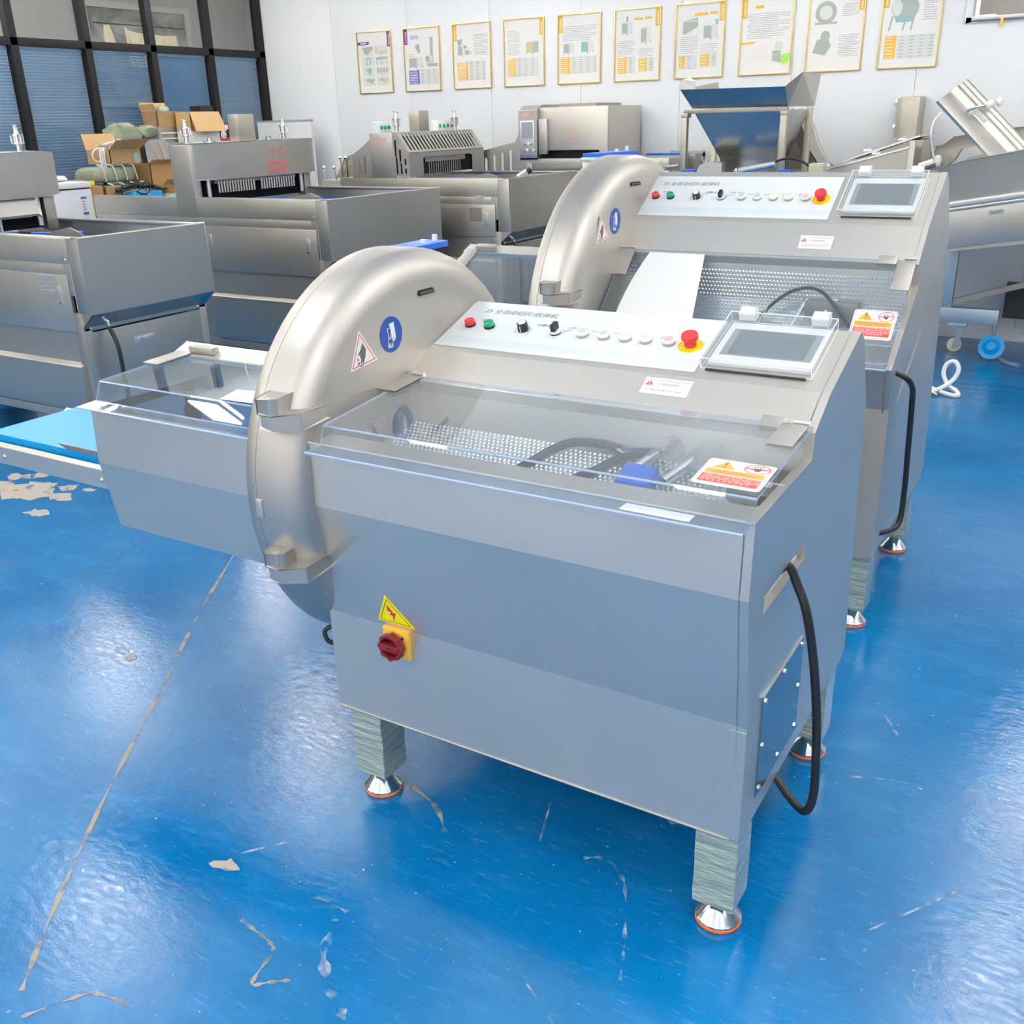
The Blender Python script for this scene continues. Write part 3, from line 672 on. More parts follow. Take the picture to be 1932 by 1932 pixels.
        m = M(T); m.prism([(-1.123, yt2), (-1.088, yt2), (-1.030, yt2 + .030), (-1.040, yt + .08), (-1.10, yt + .08), (-1.112, yt2 + .03)], 'z', z - .034, z - .001); m.build('hinge_lug', 'blasted', root, bevel=.004)
    z = cz - .03; m = M(T); yt = cy - R_
    m.box(-1.170, -1.150, yt - .006, yt + .02, z, z + .045); m.build('guard_latch', 'steel', root, bevel=.003)
    # blue clamp behind the top of the guard
    y0, y1, z = P['clamp']
    m = M(T @ frame((-1.27, (y0 + y1) / 2, z), (0, 1, 0), (-1, 0, 0))); l = (y1 - y0) / 2; m.plate(rrect(-l, -.045, l, .045, .012), [], .016, -.008); cl = m.build('clamp_plate', 'blue_plastic', root, bevel=.003, label='blue plastic clamp plate')
    for y, hh in ((y0 + (y1 - y0) * .60, .018), (y0 + (y1 - y0) * .88, .026)):
        m = M(T); m.cyl((-1.26, y, z), (-1.26, y, z + hh), .008, 10); m.build('clamp_pin', 'bezel', cl)
    m = M(T); m.box(-1.31, -1.18, y0 - .02, y0 + .04, z - .02, z - .006); m.box(-1.31, -1.18, y0 - .005, y0 + .03, cz, z - .019); m.build('clamp_bracket', 'steel', root, bevel=.002)
    # outfeed box with its own clear lid
    fz = P['fz']
    m = M(T); m.prism(sheet_profile([(-.045, 1.016 + fz), (-.052, .862), (-.022, .668), (.02, .668)], -.004), 'x', -1.825, -1.195); fb = m.build('outfeed_front', 'steel', root, smooth=0)
    fl_ = P['fl']; fh = fl_[0]
    m = M(T); m.prism([(fh[0] - .012, fh[1] + .002), (fh[0] + .05, fh[1] + .028), (fh[0] + .05, fh[1] + .012), (fh[0], fh[1] - .015)], 'x', -1.86, -1.19); m.build('outfeed_rail', 'panel_white' if 0 else 'steel', root, bevel=.002)
    fl = folded_lid('outfeed_lid', root, T, fl_, -1.835, -1.20, .0045)
    m = M(T); m.prism([fl_[1], fl_[2], (fh[0], fl_[2][1]), fh], 'x', -1.835, -1.831); m.build('lid_cheek', 'acrylic', fl, smooth=0)
    TF = T @ frame((0, fl_[1][0], fl_[1][1] + .0045), (1, 0, 0), (0, fh[0] - fl_[1][0], fh[1] - fl_[1][1])); q = hypot(fh[0] - fl_[1][0], fh[1] - fl_[1][1])
    m = M(TF); m.box(-1.852, -1.79, q - .125, q + .01, .001, .005); hg = m.build('lid_hinge', 'blasted', root, bevel=.001)
    m = M(TF); m.box(-1.80, -1.70, q - .003, q + .025, .004, .026); m.build('lid_stop', 'blasted', root, bevel=.008)
    # belt conveyor running out under the outfeed box
    if P['belt']:
        m = M(T); m.prism([(-2.482, .826), (-2.47, .838), (-1.30, .838), (-1.30, .816), (-2.47, .816)], 'y', .025, .345); m.build('conveyor_belt', 'blue_belt', root, label='bright blue conveyor belt')
        for y, x0 in ((-.002, -2.395), (.352, -2.42)):
            m = M(T); m.prism([(y - .004, .756), (y + .010, .752), (y + .010, .822), (y + .004, .822), (y - .004, .812)], 'x', x0, -1.30); rl = m.build('conveyor_rail', 'steel', root, bevel=.001)
            m = M(T); m.prism([(y - .002, .754), (y + .012, .752), (y + .012, .820), (y - .002, .812)], 'x', x0 - .14, x0 - .004); m.build('rail_end', 'steel', rl, bevel=.001)
            for x in (x0 + .035, -1.90): inst(SCREW_Y, 'bolt', rl, T @ Vector((x, y - .004, .782)))
        m = M(T); m.prism([(-2.115, .856), (-1.3, .856), (-1.3, .842), (-2.07, .842)], 'y', .016, .020); m.build('guide_rail', 'steel_dark', root)
    # isolator switch and high-voltage sign
    if P['isol']:
        m = M(T); m.box(-.906, -.828, -.012, .0005, .495, .573); iso = m.build('isolator_switch', 'amber', root, bevel=.003, label='amber plate isolator switch with dark red rotary knob')
        TI = T @ frame((-.867, -.012, .534), (1, 0, 0), (0, 0, 1)); K = 48
        m = M(TI); ro = [(.0335 + .0022 * cos(8 * 2 * pi * i / K)) for i in range(K)]
        m.plate([(ro[i] * cos(2 * pi * i / K), ro[i] * sin(2 * pi * i / K)) for i in range(K)], [circ(0, 0, .026, 32)[::-1]], .020, .008)
        m.build('knob_ring', 'maroon', iso, bevel=.0012)
        m = M(TI); m.lathe((0, 0, .004), (0, 0, 1), [(.027, 0), (.027, .004), (0, .0042)], 28); m.box(-.026, .026, -.0085, .0085, .006, .030); m.build('knob_bar', 'maroon', iso, bevel=.0015)
        m = M(TI); m.box(.0275, .0345, .024, .031, .0122, .0124); m.box(-.004, .004, -.0015, .0025, .0302, .0304); m.build('lock_hole', 'gap', iso)
        TT = T @ frame((-.868, 0, .57), (1, 0, 0), (0, -.052, .305)); tr = [(-.058, .012), (.058, .012), (-.003, .096)]
        tr = [(-.056, .013), (.056, .013), (-.018, .094)]; c0 = (-.006, .038)
        m = M(TT); m.plate(tr, [], .0007, .0005); hv = m.build('voltage_sticker', 'warn_yellow', root, smooth=0, label='yellow triangular electric shock sticker')
        m = M(TT); f = lambda k: [(c0[0] + (p[0] - c0[0]) * k, c0[1] + (p[1] - c0[1]) * k) for p in tr]
        m.plate(f(.83), [f(.78)[::-1]], .0003, .0014); m.m = 1
        m.poly([(x * .9 + c0[0] - .001, y * .9 + c0[1] + .004, .0017) for x, y in [(-.012, .028), (.004, .008), (.0, .006), (.014, .004), (.001, -.026), (.002, -.006), (-.010, -.004), (-.001, .004), (-.013, .009)]])
        m.build('bolt_sign', ['maroon', 'red'], hv, smooth=0)
    # film-wrapped legs on levelling feet
    for (x, y) in ((-.055, .071), (-.055, .80), (-1.018, .071), (-1.018, .80)):
        m = M(T); h = .047; z0 = .072; z1 = low[0][1] + .001
        pr = [(x - h, y - h), (x + h, y - h), (x + h, y + h), (x - h, y + h)]
        vs = []; K = 7
        rd = random.Random(int(x * 1000 + y * 100))
        for k in range(K + 1):
            for q in pr: vs.append((q[0] + rd.uniform(-.0012, .0012), q[1] + rd.uniform(-.0012, .0012), z0 + (z1 - z0) * k / K))
        fs = [(k * 4 + i, k * 4 + (i + 1) % 4, k * 4 + 4 + (i + 1) % 4, k * 4 + 4 + i) for k in range(K) for i in range(4)] + [(3, 2, 1, 0), (K * 4, K * 4 + 1, K * 4 + 2, K * 4 + 3)]
        m.add(vs, fs); lg = m.build('leg', 'film_grey', root, smooth=20, label='square leg wrapped in shiny stretch film')
        m = M(T); m.lathe((x, y, 0), (0, 0, 1), [(.051, .010), (.052, .016), (.046, .022), (.030, .042), (.020, .050), (.013, .054), (.013, .075)], 32); ft = m.build('levelling_foot', 'chrome', root, smooth=40)
        m = M(T); m.lathe((x, y, 0), (0, 0, 1), [(.050, 0), (.0525, .003), (.0525, .008), (.051, .0105)], 32); m.build('rubber_pad', 'rubber_orange', ft)
    if P.get('flap'):
        m = M(T); rd = random.Random(3)
        m.add([(-.15 - .02 * i + rd.uniform(-.005, .005), .03 + .01 * j + rd.uniform(-.008, .008), .288 - .008 * (i % 2) - .022 * j) for j in range(3) for i in range(3)], [(0, 1, 4, 3), (1, 2, 5, 4), (3, 4, 7, 6), (4, 5, 8, 7)]); m.build('loose_film', 'plastic_film', root, label='loose end of stretch film under the housing')
    return root, T
PA = dict(low=[(0, .29), (0, .57), (-.052, .875), (-.045, 1.028)], trough=[(.03, 1.03), (.05, .985), (.09, .918), (.315, .985), (.332, 1.065)], base=(.322, 1.093), bend=(.426, 1.152), ridge=(.664, 1.237),
          back=[(.70, 1.215), (.80, 1.04), (.887, .31), (.84, .29)], cut=[(.05, 1.030), (.319, 1.036)], slot=[(.048, .803), (.336, .808), (.332, .850), (.300, .850), (.046, .842)],
          plate=(.088, .385, .345, .593), cable=[(-.02, .19, .83), (.0, .206, .842), (.022, .207, .80), (.044, .2, .756), (.066, .2, .662), (.085, .2, .539), (.095, .2, .422), (.099, .2, .312), (.084, .2, .263), (.042, .23, .263), (.007, .252, .283), (-.03, .28, .30), (-.06, .30, .33)],
          loop=True, stick=(-.413, -.300, .054, .106), lid=[(.322, 1.101), (-.03, 1.068), (-.046, 1.026), (-.10, 1.022)], lidx=(-1.012, -.004), hinge=[(-.066, -.012, -.07), (-1.040, -.984, -1.05)], stop=[(-.115, -.062), (-1.035, -.985)],
          warn=(-.139, -.008, .016, .132), label=True, dim=((.09, .920), (.315, .987)), dim2=((.05, .985), (.089, .920)), disc=(.416, .877, .529), grip=(.010, .423, .068), glove=(-.144, .341, .0445), tri=[(.150 - .416, 1.251 - .877), (.212 - .416, 1.168 - .877), (.109 - .416, 1.158 - .877)],
          lugs=[(1.105, 0), (.742, 0)], clamp=(.60, .81, 1.372), fz=0, fl=[(.285, 1.09), (0, 1.075), (-.02, 1.024), (-.08, 1.020)], belt=True, isol=True, flap=True)
SA, TA_ = build_slicer((0, 0, 0), PA, 'large front meat slicer, its round blade guard and white control panel nearest the camera')
PB = dict(low=[(0, .29), (0, .81), (-.04, .95)], trough=[(.02, .965), (.05, .93), (.09, .915), (.205, 1.10), (.215, 1.215)], base=(.21, 1.24), bend=(.318, 1.347), ridge=(.553, 1.502),
          back=[(.60, 1.48), (.78, 1.28), (.943, .33), (.90, .29)], cut=[(.275, 1.17), (.235, 1.225)], slot=[(.13, .80), (.40, .95), (.424, .987), (.40, .985), (.15, .85), (.13, .825)],
          plate=None, cable=[(-.02, .05, .93), (.03, .05, .91), (.045, .10, .87), (.045, .14, .81), (.045, .187, .628), (.045, .225, .46), (.04, .215, .344), (.0, .12, .34), (-.02, .1, .345)],
          stick=(-.40, -.29, .045, .10), lid=[(.208, 1.248), (-.025, 1.02), (-.035, .965), (-.085, .955)], lidx=(-1.03, -.01), hinge=[(-.062, -.006, -.07), (-1.065, -.985, -1.08)], stop=[(-.125, -.065), (-1.05, -.99)], panx=-.02, scrx=-.0,
          warn=(-.15, -.018, .015, .125), dim=((.158, 1.025), (.205, 1.10)), dim2=((.205, 1.10), (.213, 1.195)), disc=(.402, .925, .646), grip=(-.095, .548, .088), glove=(-.262, .430, .045), tri=[(1.586 - 1.967, 1.387 - .925), (1.652 - 1.967, 1.303 - .925), (1.546 - 1.967, 1.29 - .925)],
          lugs=[(1.150, 0), (.70, 0)], clamp=(.41, .745, 1.568), fz=-.06, fl=[(.375, 1.185), (-.03, .99), (-.045, .955), (-.09, .95)], belt=True, isol=False)
SB, TB_ = build_slicer((-.075, 1.565, 0), PB, 'taller meat slicer behind the front one, a white paper sheet on its sloping lid')
# machine B: bracket and rods inside the trough
BASE[0] = SB.location.copy()
m = M(TB_); m.box(-.335, -.16, .14, .215, 1.045, 1.115); bk = m.build('feed_bracket', 'steel_dark', SB, bevel=.006)
m = M(TB_); m.lathe((-.24, .165, 1.115), (0, 0, 1), [(.014, 0), (.014, .004), (.009, .009), (0, .010)], 14); m.build('bracket_bolt', 'chrome', bk)
for x in (-.355, -.27):
    m = M(TB_); m.tube([(x + .02, .17, 1.115), (x - .03, .07, .975)], .010, 10, 1); m.build('feed_rod', 'chrome', SB)
m = M(TB_); m.tube([(-.52, .12, 1.0), (-.44, .15, 1.10), (-.36, .16, 1.15), (-.28, .15, 1.145), (-.20, .10, 1.08), (-.14, .07, 1.03)], .006, 8, 6); m.build('sensor_cable', 'cable', SB)
m = M(TB_); m.tube([(-.50, .10, 1.0), (-.47, .13, 1.06), (-.455, .15, 1.10)], .003, 6, 5); m.build('earth_wire', 'wire_yellow', SB)
m = M(TB_); m.add([(-.975, .205, 1.20), (-.94, .205, 1.20), (-.865, .075, 1.0), (-.90, .075, 1.0)], [(0, 1, 2, 3)]); m.build('blue_edge_strip', 'blue_plastic', SB, smooth=0)
# machine A: blue block and rods, loose cables in the trough
BASE[0] = SA.location.copy(); TD = frame((0, .09, .920), (1, 0, 0), (0, .225, .067))
m = M(TD); m.box(-.375, -.30, .085, .155, .008, .040); m.build('pusher_block', 'blue_plastic', SA, bevel=.004)
for x in (-.372, -.283):
    m = M(TD); m.tube([(x, .13, .020), (x + .035, .225, .020)], .013, 12, 1); m.build('feed_rod', 'chrome', SA)
m = M(TD); m.box(-.14, -.03, .12, .22, .006, .035); m.build('feed_bracket', 'steel_dark', SA, bevel=.006)
m = M(TD); m.tube([(-.625, .10, .012), (-.60, .147, .016), (-.58, .185, .018), (-.542, .222, .020), (-.475, .230, .020), (-.424, .222, .018)], .0105, 10, 6); m.build('loose_cable', 'cable', SA, label='black cable end lying on the dimple plate')
m = M(TD); m.tube([(-.48, .10, .013), (-.445, .138, .016), (-.415, .186, .018), (-.371, .22, .020), (-.325, .238, .020)], .0105, 10, 6); m.build('loose_cable', 'cable', SA, label='black cable end lying on the dimple plate')
for c, pts in (('wire_yellow', [(-.43, .226, .022), (-.415, .208, .024), (-.395, .205, .022)]), ('paper', [(-.43, .226, .020), (-.425, .214, .024), (-.40, .208, .020)]), ('wire_blue', [(-.424, .222, .02), (-.39, .226, .026), (-.34, .235, .026), (-.32, .24, .03)]), ('wire_yellow', [(-.35, .236, .02), (-.33, .262, .03), (-.32, .275, .04)]), ('copper', [(-.32, .24, .03), (-.315, .262, .036), (-.305, .285, .045)]), ('copper', [(-.32, .24, .03), (-.305, .25, .036), (-.295, .262, .045)])):
    m = M(TD); m.tube(pts, .0028, 6, 5); m.build('wire', c, SA)
world()
t = thing('plastic_bag', 'crumpled clear plastic bag in the trough of the front slicer', 'bag', tuple(TD @ Vector((-.27, .22, .03))))
m = M(TD); rd = random.Random(5); nx, ny = 9, 6
m.add([(-.345 + .15 * i / (nx - 1) + rd.uniform(-.006, .006), .18 + .10 * j / (ny - 1) + rd.uniform(-.006, .006) - .03 * i / nx, .028 + rd.uniform(0, .022) + .018 * sin(i * 1.1)) for j in range(ny) for i in range(nx)], [(j * nx + i, j * nx + i + 1, (j + 1) * nx + i + 1, (j + 1) * nx + i) for j in range(ny - 1) for i in range(nx - 1)])
m.build('bag_film', 'plastic_film', t)
world()
t = thing('plastic_sleeve', 'clear plastic sleeve lying inside the trough of the taller slicer', 'sleeve', (-.72, 1.72, 1.06))
m = M(TB_); rd = random.Random(8); nx, ny = 10, 5
m.add([(-.80 + .40 * i / (nx - 1), .045 + .13 * j / (ny - 1) - .004 * i, .965 + .16 * j / (ny - 1) * (1 - i / 14) + rd.uniform(0, .014)) for j in range(ny) for i in range(nx)], [(j * nx + i, j * nx + i + 1, (j + 1) * nx + i + 1, (j + 1) * nx + i) for j in range(ny - 1) for i in range(nx - 1)])
m.build('sleeve_film', 'plastic_film', t)
world()
TLB = TB_ @ frame((0, -.025, 1.0245), (1, 0, 0), (0, .233, .228))
m = M(TLB); nx, ny = 6, 10; vs = []
for j in range(ny):
    v = j / (ny - 1); y = -.02 + .335 * v
    for i in range(nx):
        u = i / (nx - 1); xl = -.958 + .034 * v + .06 * v * (v - 1); xr = -.668 - .045 * v
        vs.append((xl + (xr - xl) * u, y * .985, .003 + .02 * (1 - v) ** 2 * (1 - u) * .6))
n0 = len(vs); vs += [(a, b, c + .0006) for a, b, c in vs]
fs = [(j * nx + i, j * nx + i + 1, (j + 1) * nx + i + 1, (j + 1) * nx + i) for j in range(ny - 1) for i in range(nx - 1)]; fs += [tuple(n0 + k for k in q) for q in fs]
m.add(vs, fs); single(m, 'white_sheet', 'paper', 'blank white paper sheet lying on the lid of the taller slicer', 'paper', tuple(TLB @ Vector((-.8, .02, 0))))
# ------------------------------------------------------------------ brine injectors in the row behind
def bleed_valve(root, x, y, z, s=1.0):
    m = M(); m.lathe((x, y, z), (0, 0, 1), [(.040 * s, 0), (.040 * s, .006), (.018 * s, .008), (.018 * s, .045), (.036 * s, .050), (.036 * s, .055), (.030 * s, .058), (.030 * s, .095), (.036 * s, .098), (.036 * s, .104), (.016 * s, .110), (.012 * s, .14), (.016 * s, .142), (.0, .16)], 14)
    m.cyl((x - .024 * s, y, z + .158), (x + .022 * s, y, z + .15), .005, 6)
    v = m.build('bleed_valve', 'chrome', root)
    for k in range(6):
        a = pi * k / 3; m = M(); m.cyl((x + .034 * s * cos(a), y + .034 * s * sin(a), z + .05), (x + .034 * s * cos(a), y + .034 * s * sin(a), z + .10), .004, 6); m.build('valve_rod', 'chrome', v)
    return v
def latch(root, x, y, z, h=.10, horiz=False):
    m = M()
    if horiz: m.box(x, x + .004, y - .075, y + .075, z - .02, z + .02); m.box(x + .003, x + .012, y - .05, y + .05, z - .011, z + .011)
    else: m.box(x - .016, x + .016, y - .004, y, z - h / 2, z + h / 2); m.box(x - .010, x + .010, y - .013, y - .003, z - h * .36, z + h * .5)
    l = m.build('door_latch', 'steel_bright', root, bevel=.002)
    m = M()
    if horiz: m.cyl((x + .004, y - .03, z), (x + .016, y - .03, z), .011, 12)
    else: m.lathe((x, y - .004, z - h * .38), (0, -1, 0), [(.008, 0), (.008, .008), (0, .009)], 12)
    m.build('latch_knob', 'chrome', l)
def red_notice(root, T, a, b, s, full=True):
    m = M(T); rd = random.Random(int(abs(a) * 1000))
    if full:
        m.text('注 意', .075 * s, a, b + .075 * s, 'CENTER', c=.0012)
    for k in range(3 if full else 4):
        x = a - .11 * s
        while x < a + .11 * s - k * .012:
            w = rd.uniform(.012, .02) * s; y = b - .008 - k * .036 * s
            m.add([(x, y, .0012), (x + w, y, .0012), (x + w, y + .024 * s, .0012), (x, y + .024 * s, .0012)], [(0, 1, 2, 3)]); x += w + .004
    m.build('printed_notice', 'red_print' if full else 'rose_print', root, smooth=0, kind='stuff')
def build_injector(label, x1, y0, y1, zt, x0, zb, seam, door, head, valve, kind):
    """deck machine: x1 right end, y0 front, y1 back, zt deck height"""
    root = thing('brine_injector', label, 'injector', ((x0 + x1) / 2, (y0 + y1) / 2, 0))
    e = .028; zo = zt - .39; xi = x1 - .085
    # right end hood: folded panel with a slanting underside
    m = M(); m.prism([(x1, zt), (x1 + .008, zo), (xi, zo - .075), (xi, zo - .10), (xi - .02, zo - .10), (xi - .02, zt - .02), (x1 - .05, zt)], 'y', y0, y1); m.build('end_hood', 'steel_grey', root, bevel=.004)
    m = M(); m.prism([(x1 + .006, zo - .004), (xi + .002, zo - .078), (xi + .002, zo - .080), (x1 + .006, zo - .006)], 'y', y0 + .002, y1 - .002); m.build('hood_underside', 'hopper_steel', root, smooth=0)
    m = M(); m.box(xi - .035, xi - .004, y0 + .05, y1 - .04, zb + .1, zo - .11); ep = m.build('end_door', 'steel_grey', root, bevel=.003)
    latch(ep, xi - .004, (y0 + y1) / 2 - .05, zo - .20, horiz=True)
    for y in (y0, y1 - .05):
        m = M(); m.box(xi - .07, xi, y, y + .05, zb, zo - .08); m.build('corner_post', 'steel_fine', root, bevel=.003)
    for y in (y0 + .04, y1 - .06): inst(SCREW_X, 'screw', root, (xi, y, zo - .088))
    # deck rails and trough
    for a, b in ((y0, y0 + .06), (y1 - .06, y1)):
        m = M(); m.box(x0, x1 - .04, a, b, zt - .012, zt); m.box(x0, x1 - .045, a + (0 if a == y0 else .045), a + (.015 if a == y0 else .06), zt - .30, zt - .01); m.build('deck_rail', 'steel_grey', root, bevel=.002)
    m = M(); m.box(x0, xi - .02, y0 + .03, y1 - .03, zt - .30, zt - .17); m.build('trough_floor', 'dark', root)
    m = M(); m.box(x0 + .05, x1 - .14, y0 + .22, y1 - .20, zt - .15, zt - .075); m.build('conveyor_belt', 'blue_trough', root, bevel=.01)
    m = M(); m.prism([(x1 - .62, zt - .06), (x1 - .20, zt - .06), (x1 - .20, zt + .0), (x1 - .30, zt + .03), (x1 - .62, zt - .03)], 'y', y0 + .17, y0 + .18); m.build('side_guide', 'steel_grey', root)
    m = M(); m.tube([(x1 - .66, y0 + .185, zt - .015), (x1 - .2, y0 + .185, zt + .008)], .006, 6, 1); m.build('guide_edge', 'blue_plastic', root)
    # front: rail panel, frame, door, ledge, lower panel
    m = M(); m.box(x0, x1 - .10, y0 - .006, y0 + .004, zt - .132, zt - .004); fp = m.build('front_rail_panel', 'steel_fine', root, bevel=.002)
    for x in (x1 - .125,): inst(SCREW_Y, 'screw', fp, (x, y0 - .006, zt - .112))
    m = M(); m.box(x1 - .10, x1 - .003, y0 - .004, y0 + .02, zo - .0, zt - .004); m.box(xi - .075, xi - .001, y0 - .004, y0 + .02, zb, zo); m.build('front_corner', 'steel_grey', root, bevel=.002)
    m = M(); m.box(x0, xi - .075, y0 - .003, y0 + .03, zb, zb + .05); m.build('front_frame', 'steel_fine', root, bevel=.002); m = M(); m.box(x0, xi - .075, y0 - .003, y0 + .03, zt - .191, zt - .134); m.build('front_frame', 'steel_fine', root, bevel=.002)
    dx0, dx1 = door
    m = M(); m.box(dx0, dx1, y0 - .010, y0 + .012, seam, zt - .192); dr = m.build('cabinet_door', 'steel_fine', root, bevel=.004)
    latch(dr, dx1 - .075, y0 - .010, zt - .30)
    if kind != 'slotted': latch(dr, dx0 + .05, y0 - .010, zt - .30)
    m = M(); m.box(x0, dx0 - .004, y0 + .004, y0 + .02, zb, zt - .19); m.build('side_panel', 'steel_fine', root)
    m = M(); m.box(dx0, dx1, y0 + .010, y0 + .02, seam - .17, seam + .004); m.build('middle_panel', 'steel_fine', root)
    m = M(); m.prism([(y0 + .018, seam - .165), (y0 - .024, seam - .187), (y0 - .024, zb + .10), (y0 - .008, zb + .055), (y0 + .02, zb + .05)], 'x', dx0, dx1); m.build('lower_panel', 'steel_fine', root, bevel=.004)
    m = M(); m.box(x0 + .05, xi - .10, y0 + .06, y1 - .06, zb + .02, zt - .32); m.build('inner_tank', 'dark', root)
    # castors
    for x in (xi - .14, x0 + .2):
        for y in (y0 + .08, y1 - .1):
            m = M(); m.cyl((x, y - .02, .06), (x, y + .02, .06), .06, 14); m.box(x - .02, x + .02, y - .03, y + .03, .10, zb + .005); m.build('castor', 'dark', root)
    if kind != 'none':
        m = M(); m.lathe((xi + .02, y0 + .13, zo - .055), (.5, -.2, -.8), [(.010, -.02), (.013, 0), (.013, .02), (.009, .022), (.009, .04)], 10); m.build('cable_gland', 'chrome', root)
        m = M(); m.tube([(xi + .045, y0 + .12, zo - .09), (xi + .09, y0 + .12, zo - .18), (xi + .10, y0 + .12, zo - .32), (xi + .10, y0 + .12, zo - .52), (xi + .07, y0 + .12, .05), (xi + .0, y0 + .2, .012)], .012, 8, 5); m.build('power_cord', 'cable', root)
    # injection head bridging the deck
    hx0, hx1, hy0, hy1, hz0, hz1, cx0 = head
    if kind == 'slotted':
        m = M(); m.box(cx0, hx1 - .145, y0 - .002, y0 + .016, zt, hz1); cp = m.build('head_side', 'steel_grey', root, bevel=.003)
        T = frame((hx1 - .15, y0 + .0, 0), (1, 0, 0), (0, 0, 1)); w = .15
        out = [(0, zt + .01), (w, zt + .01), (w, hz1 - .15), (.035, hz1), (0, hz1)]
        sl = [rrect(.020, hz1 - .19, .036, hz1 - .055, .007)[::-1], rrect(.062, hz1 - .235, .080, hz1 - .125, .008)[::-1], rrect(.112, hz1 - .27, .128, hz1 - .195, .007)[::-1], rrect(.026, zt + .03, .042, zt + .165, .007)[::-1], rrect(.070, zt + .03, .086, zt + .128, .007)[::-1], rrect(.112, zt + .03, .128, zt + .10, .007)[::-1]]
        m = M(T); m.plate(out, sl, .008, -.002); m.build('guard_cheek', 'steel_grey', root)
        m = M(); m.prism([(hx1 - .146, zt + .02), (hx1 - .02, zt + .02), (hx1 - .02, hz1 - .16), (hx1 - .10, hz1 - .03), (hx1 - .146, hz1 - .03)], 'y', y0 + .02, y1 - .03); m.build('guard_inside', 'gap', root)  # near-black fill and dark needles paint the shade inside the guard
        T = frame((hx1 + .0, hy0, hz1 - .152), (0, 1, 0), (-.113, 0, .152)); W = hy1 - hy0; Hh = hypot(.113, .152)
        n = 21; sl = []
        for i in range(n):
            a = .035 + (W - .07) * (i + .12) / n; q = (W - .07) / n * .46
            sl.append([(a, .018), (a, Hh - .018), (a + q, Hh - .018), (a + q, .018)])
        m = M(T); m.plate([(0, 0), (W, 0), (W, Hh), (0, Hh)], sl, .006); m.build('louvre_plate', 'steel_grey', root)
        T = frame((hx1, hy0, zt + .005), (0, 1, 0), (0, 0, 1)); Hh = hz1 - .152 - zt - .005
        m = M(T); m.plate([(0, 0), (W, 0), (W, Hh), (0, Hh)], [[(W * .17, .002), (W * .17, Hh * .74), (W * .20, Hh * .80), (W * .80, Hh * .80), (W * .83, Hh * .74), (W * .83, .002)]], .006); m.build('guard_front', 'steel_grey', root)
        m = M(); m.box(cx0, hx1 - .10, y0, y1 - .02, hz1 - .02, hz1); m.build('head_top', 'steel_grey', root, bevel=.002)
        k = 0; yy = y0 + .30
        while yy < y0 + .78:
            m = M(); m.cyl((hx1 - .022, yy, zt + .01), (hx1 - .022, yy, zt + .115), .005, 6); m.build('needle', 'steel_dark', root); yy += .032
        m = M(); m.box(hx1 - .05, hx1 - .012, y0 + .24, y0 + .82, zt + .11, zt + .15); m.build('needle_bar', 'steel_dark', root)
        T = frame((cx0, y0 - .002, 0), (1, 0, 0), (0, 0, 1)); red_notice(root, T, .10, hz1 - .04, .6, False)
        # slotted fence in front of the left part of the deck
        T = frame((cx0 - .20, y0, zt), (1, 0, 0), (0, 0, 1)); m = M(T)
        m.plate([(0, 0), (.20, 0), (.20, .29), (.125, .24), (0, .17)], [rrect(.022 + .052 * i, .03, .044 + .052 * i, .12 + .022 * i, .009)[::-1] for i in range(3)], .006, -.004); m.build('slotted_fence', 'steel_grey', root)
        for xa, xb, ya, n in ((cx0 - .10, cx0 + .04, y0 + .05, 3), (hx1 - .18, hx1 - .05, y1 - .28, 4)):
            pass
        for (ya, yb, z0, lamps) in ((y0 + .03, y0 + .19, hz1, 'ggg'), (y1 - .24, y1 + .02, hz1, 'gggr')):
            m = M(); m.box(hx1 - .36, hx1 - .30, ya, yb, z0, z0 + .085); bx = m.build('button_box', 'steel_bright' if 0 else 'bezel', root, bevel=.003)
            for i, c in enumerate(lamps):
                y = ya + (yb - ya) * (i + .6) / (len(lamps) + .3); m = M(); m.lathe((hx1 - .30, y, z0 + .04), (1, 0, 0), [(.016, 0), (.016, .006), (.010, .010), (0, .011)], 12); m.build('push_button', 'red_lens' if c == 'r' else 'green_lens', bx)
    else:
        ch = .17
        if kind == 'open':
            m = M(); m.box(cx0 - .004, hx1 - .024, y0 - .010, y0 + .05, zt - .138, hz1 - .006); m.build('head_column', 'steel_fine', root, bevel=.012)
        out = [(hx0, hy0), (hx1 - .03, hy0), (hx1, hy0 + ch), (hx1, hy1 - .10), (hx1 - .03, hy1), (hx0, hy1)]
        m = M(); m.prism(out, 'z', hz0, hz1); hd = m.build('head_cover', 'steel_grey', root, bevel=.006)
        for z in (hz1 - .035, hz0 + .05):
            inst(SCREW_Y, 'screw', hd, (hx1 - .10, hy0, z))
        T = frame((hx1, hy0, 0), (0, 1, 0), (0, 0, 1))
        red_notice(hd, T, (hy1 - hy0) * (.65 if kind == 'open' else .02), hz0 + .09, .95)
        for y in (hy0 + .03, hy1 - .10):
            m = M(); m.box(hx1 - .13, hx1 - .07, y, y + .075, zt - .06, hz0 + .01); m.build('head_leg', 'steel_grey', root, bevel=.003)
        m = M(); m.box(hx0, hx1 - .14, hy0 + .05, hy1 - .06, zt - .05, hz0 + .01); m.build('head_inside', 'gap', root)
        for y in (hy0 + .155, hy1 - .16):
            m = M(); m.cyl((hx1 - .05, y, zt - .03), (hx1 - .05, y, hz0 + .005), .016, 10); m.build('guide_rod', 'steel_bright', root)
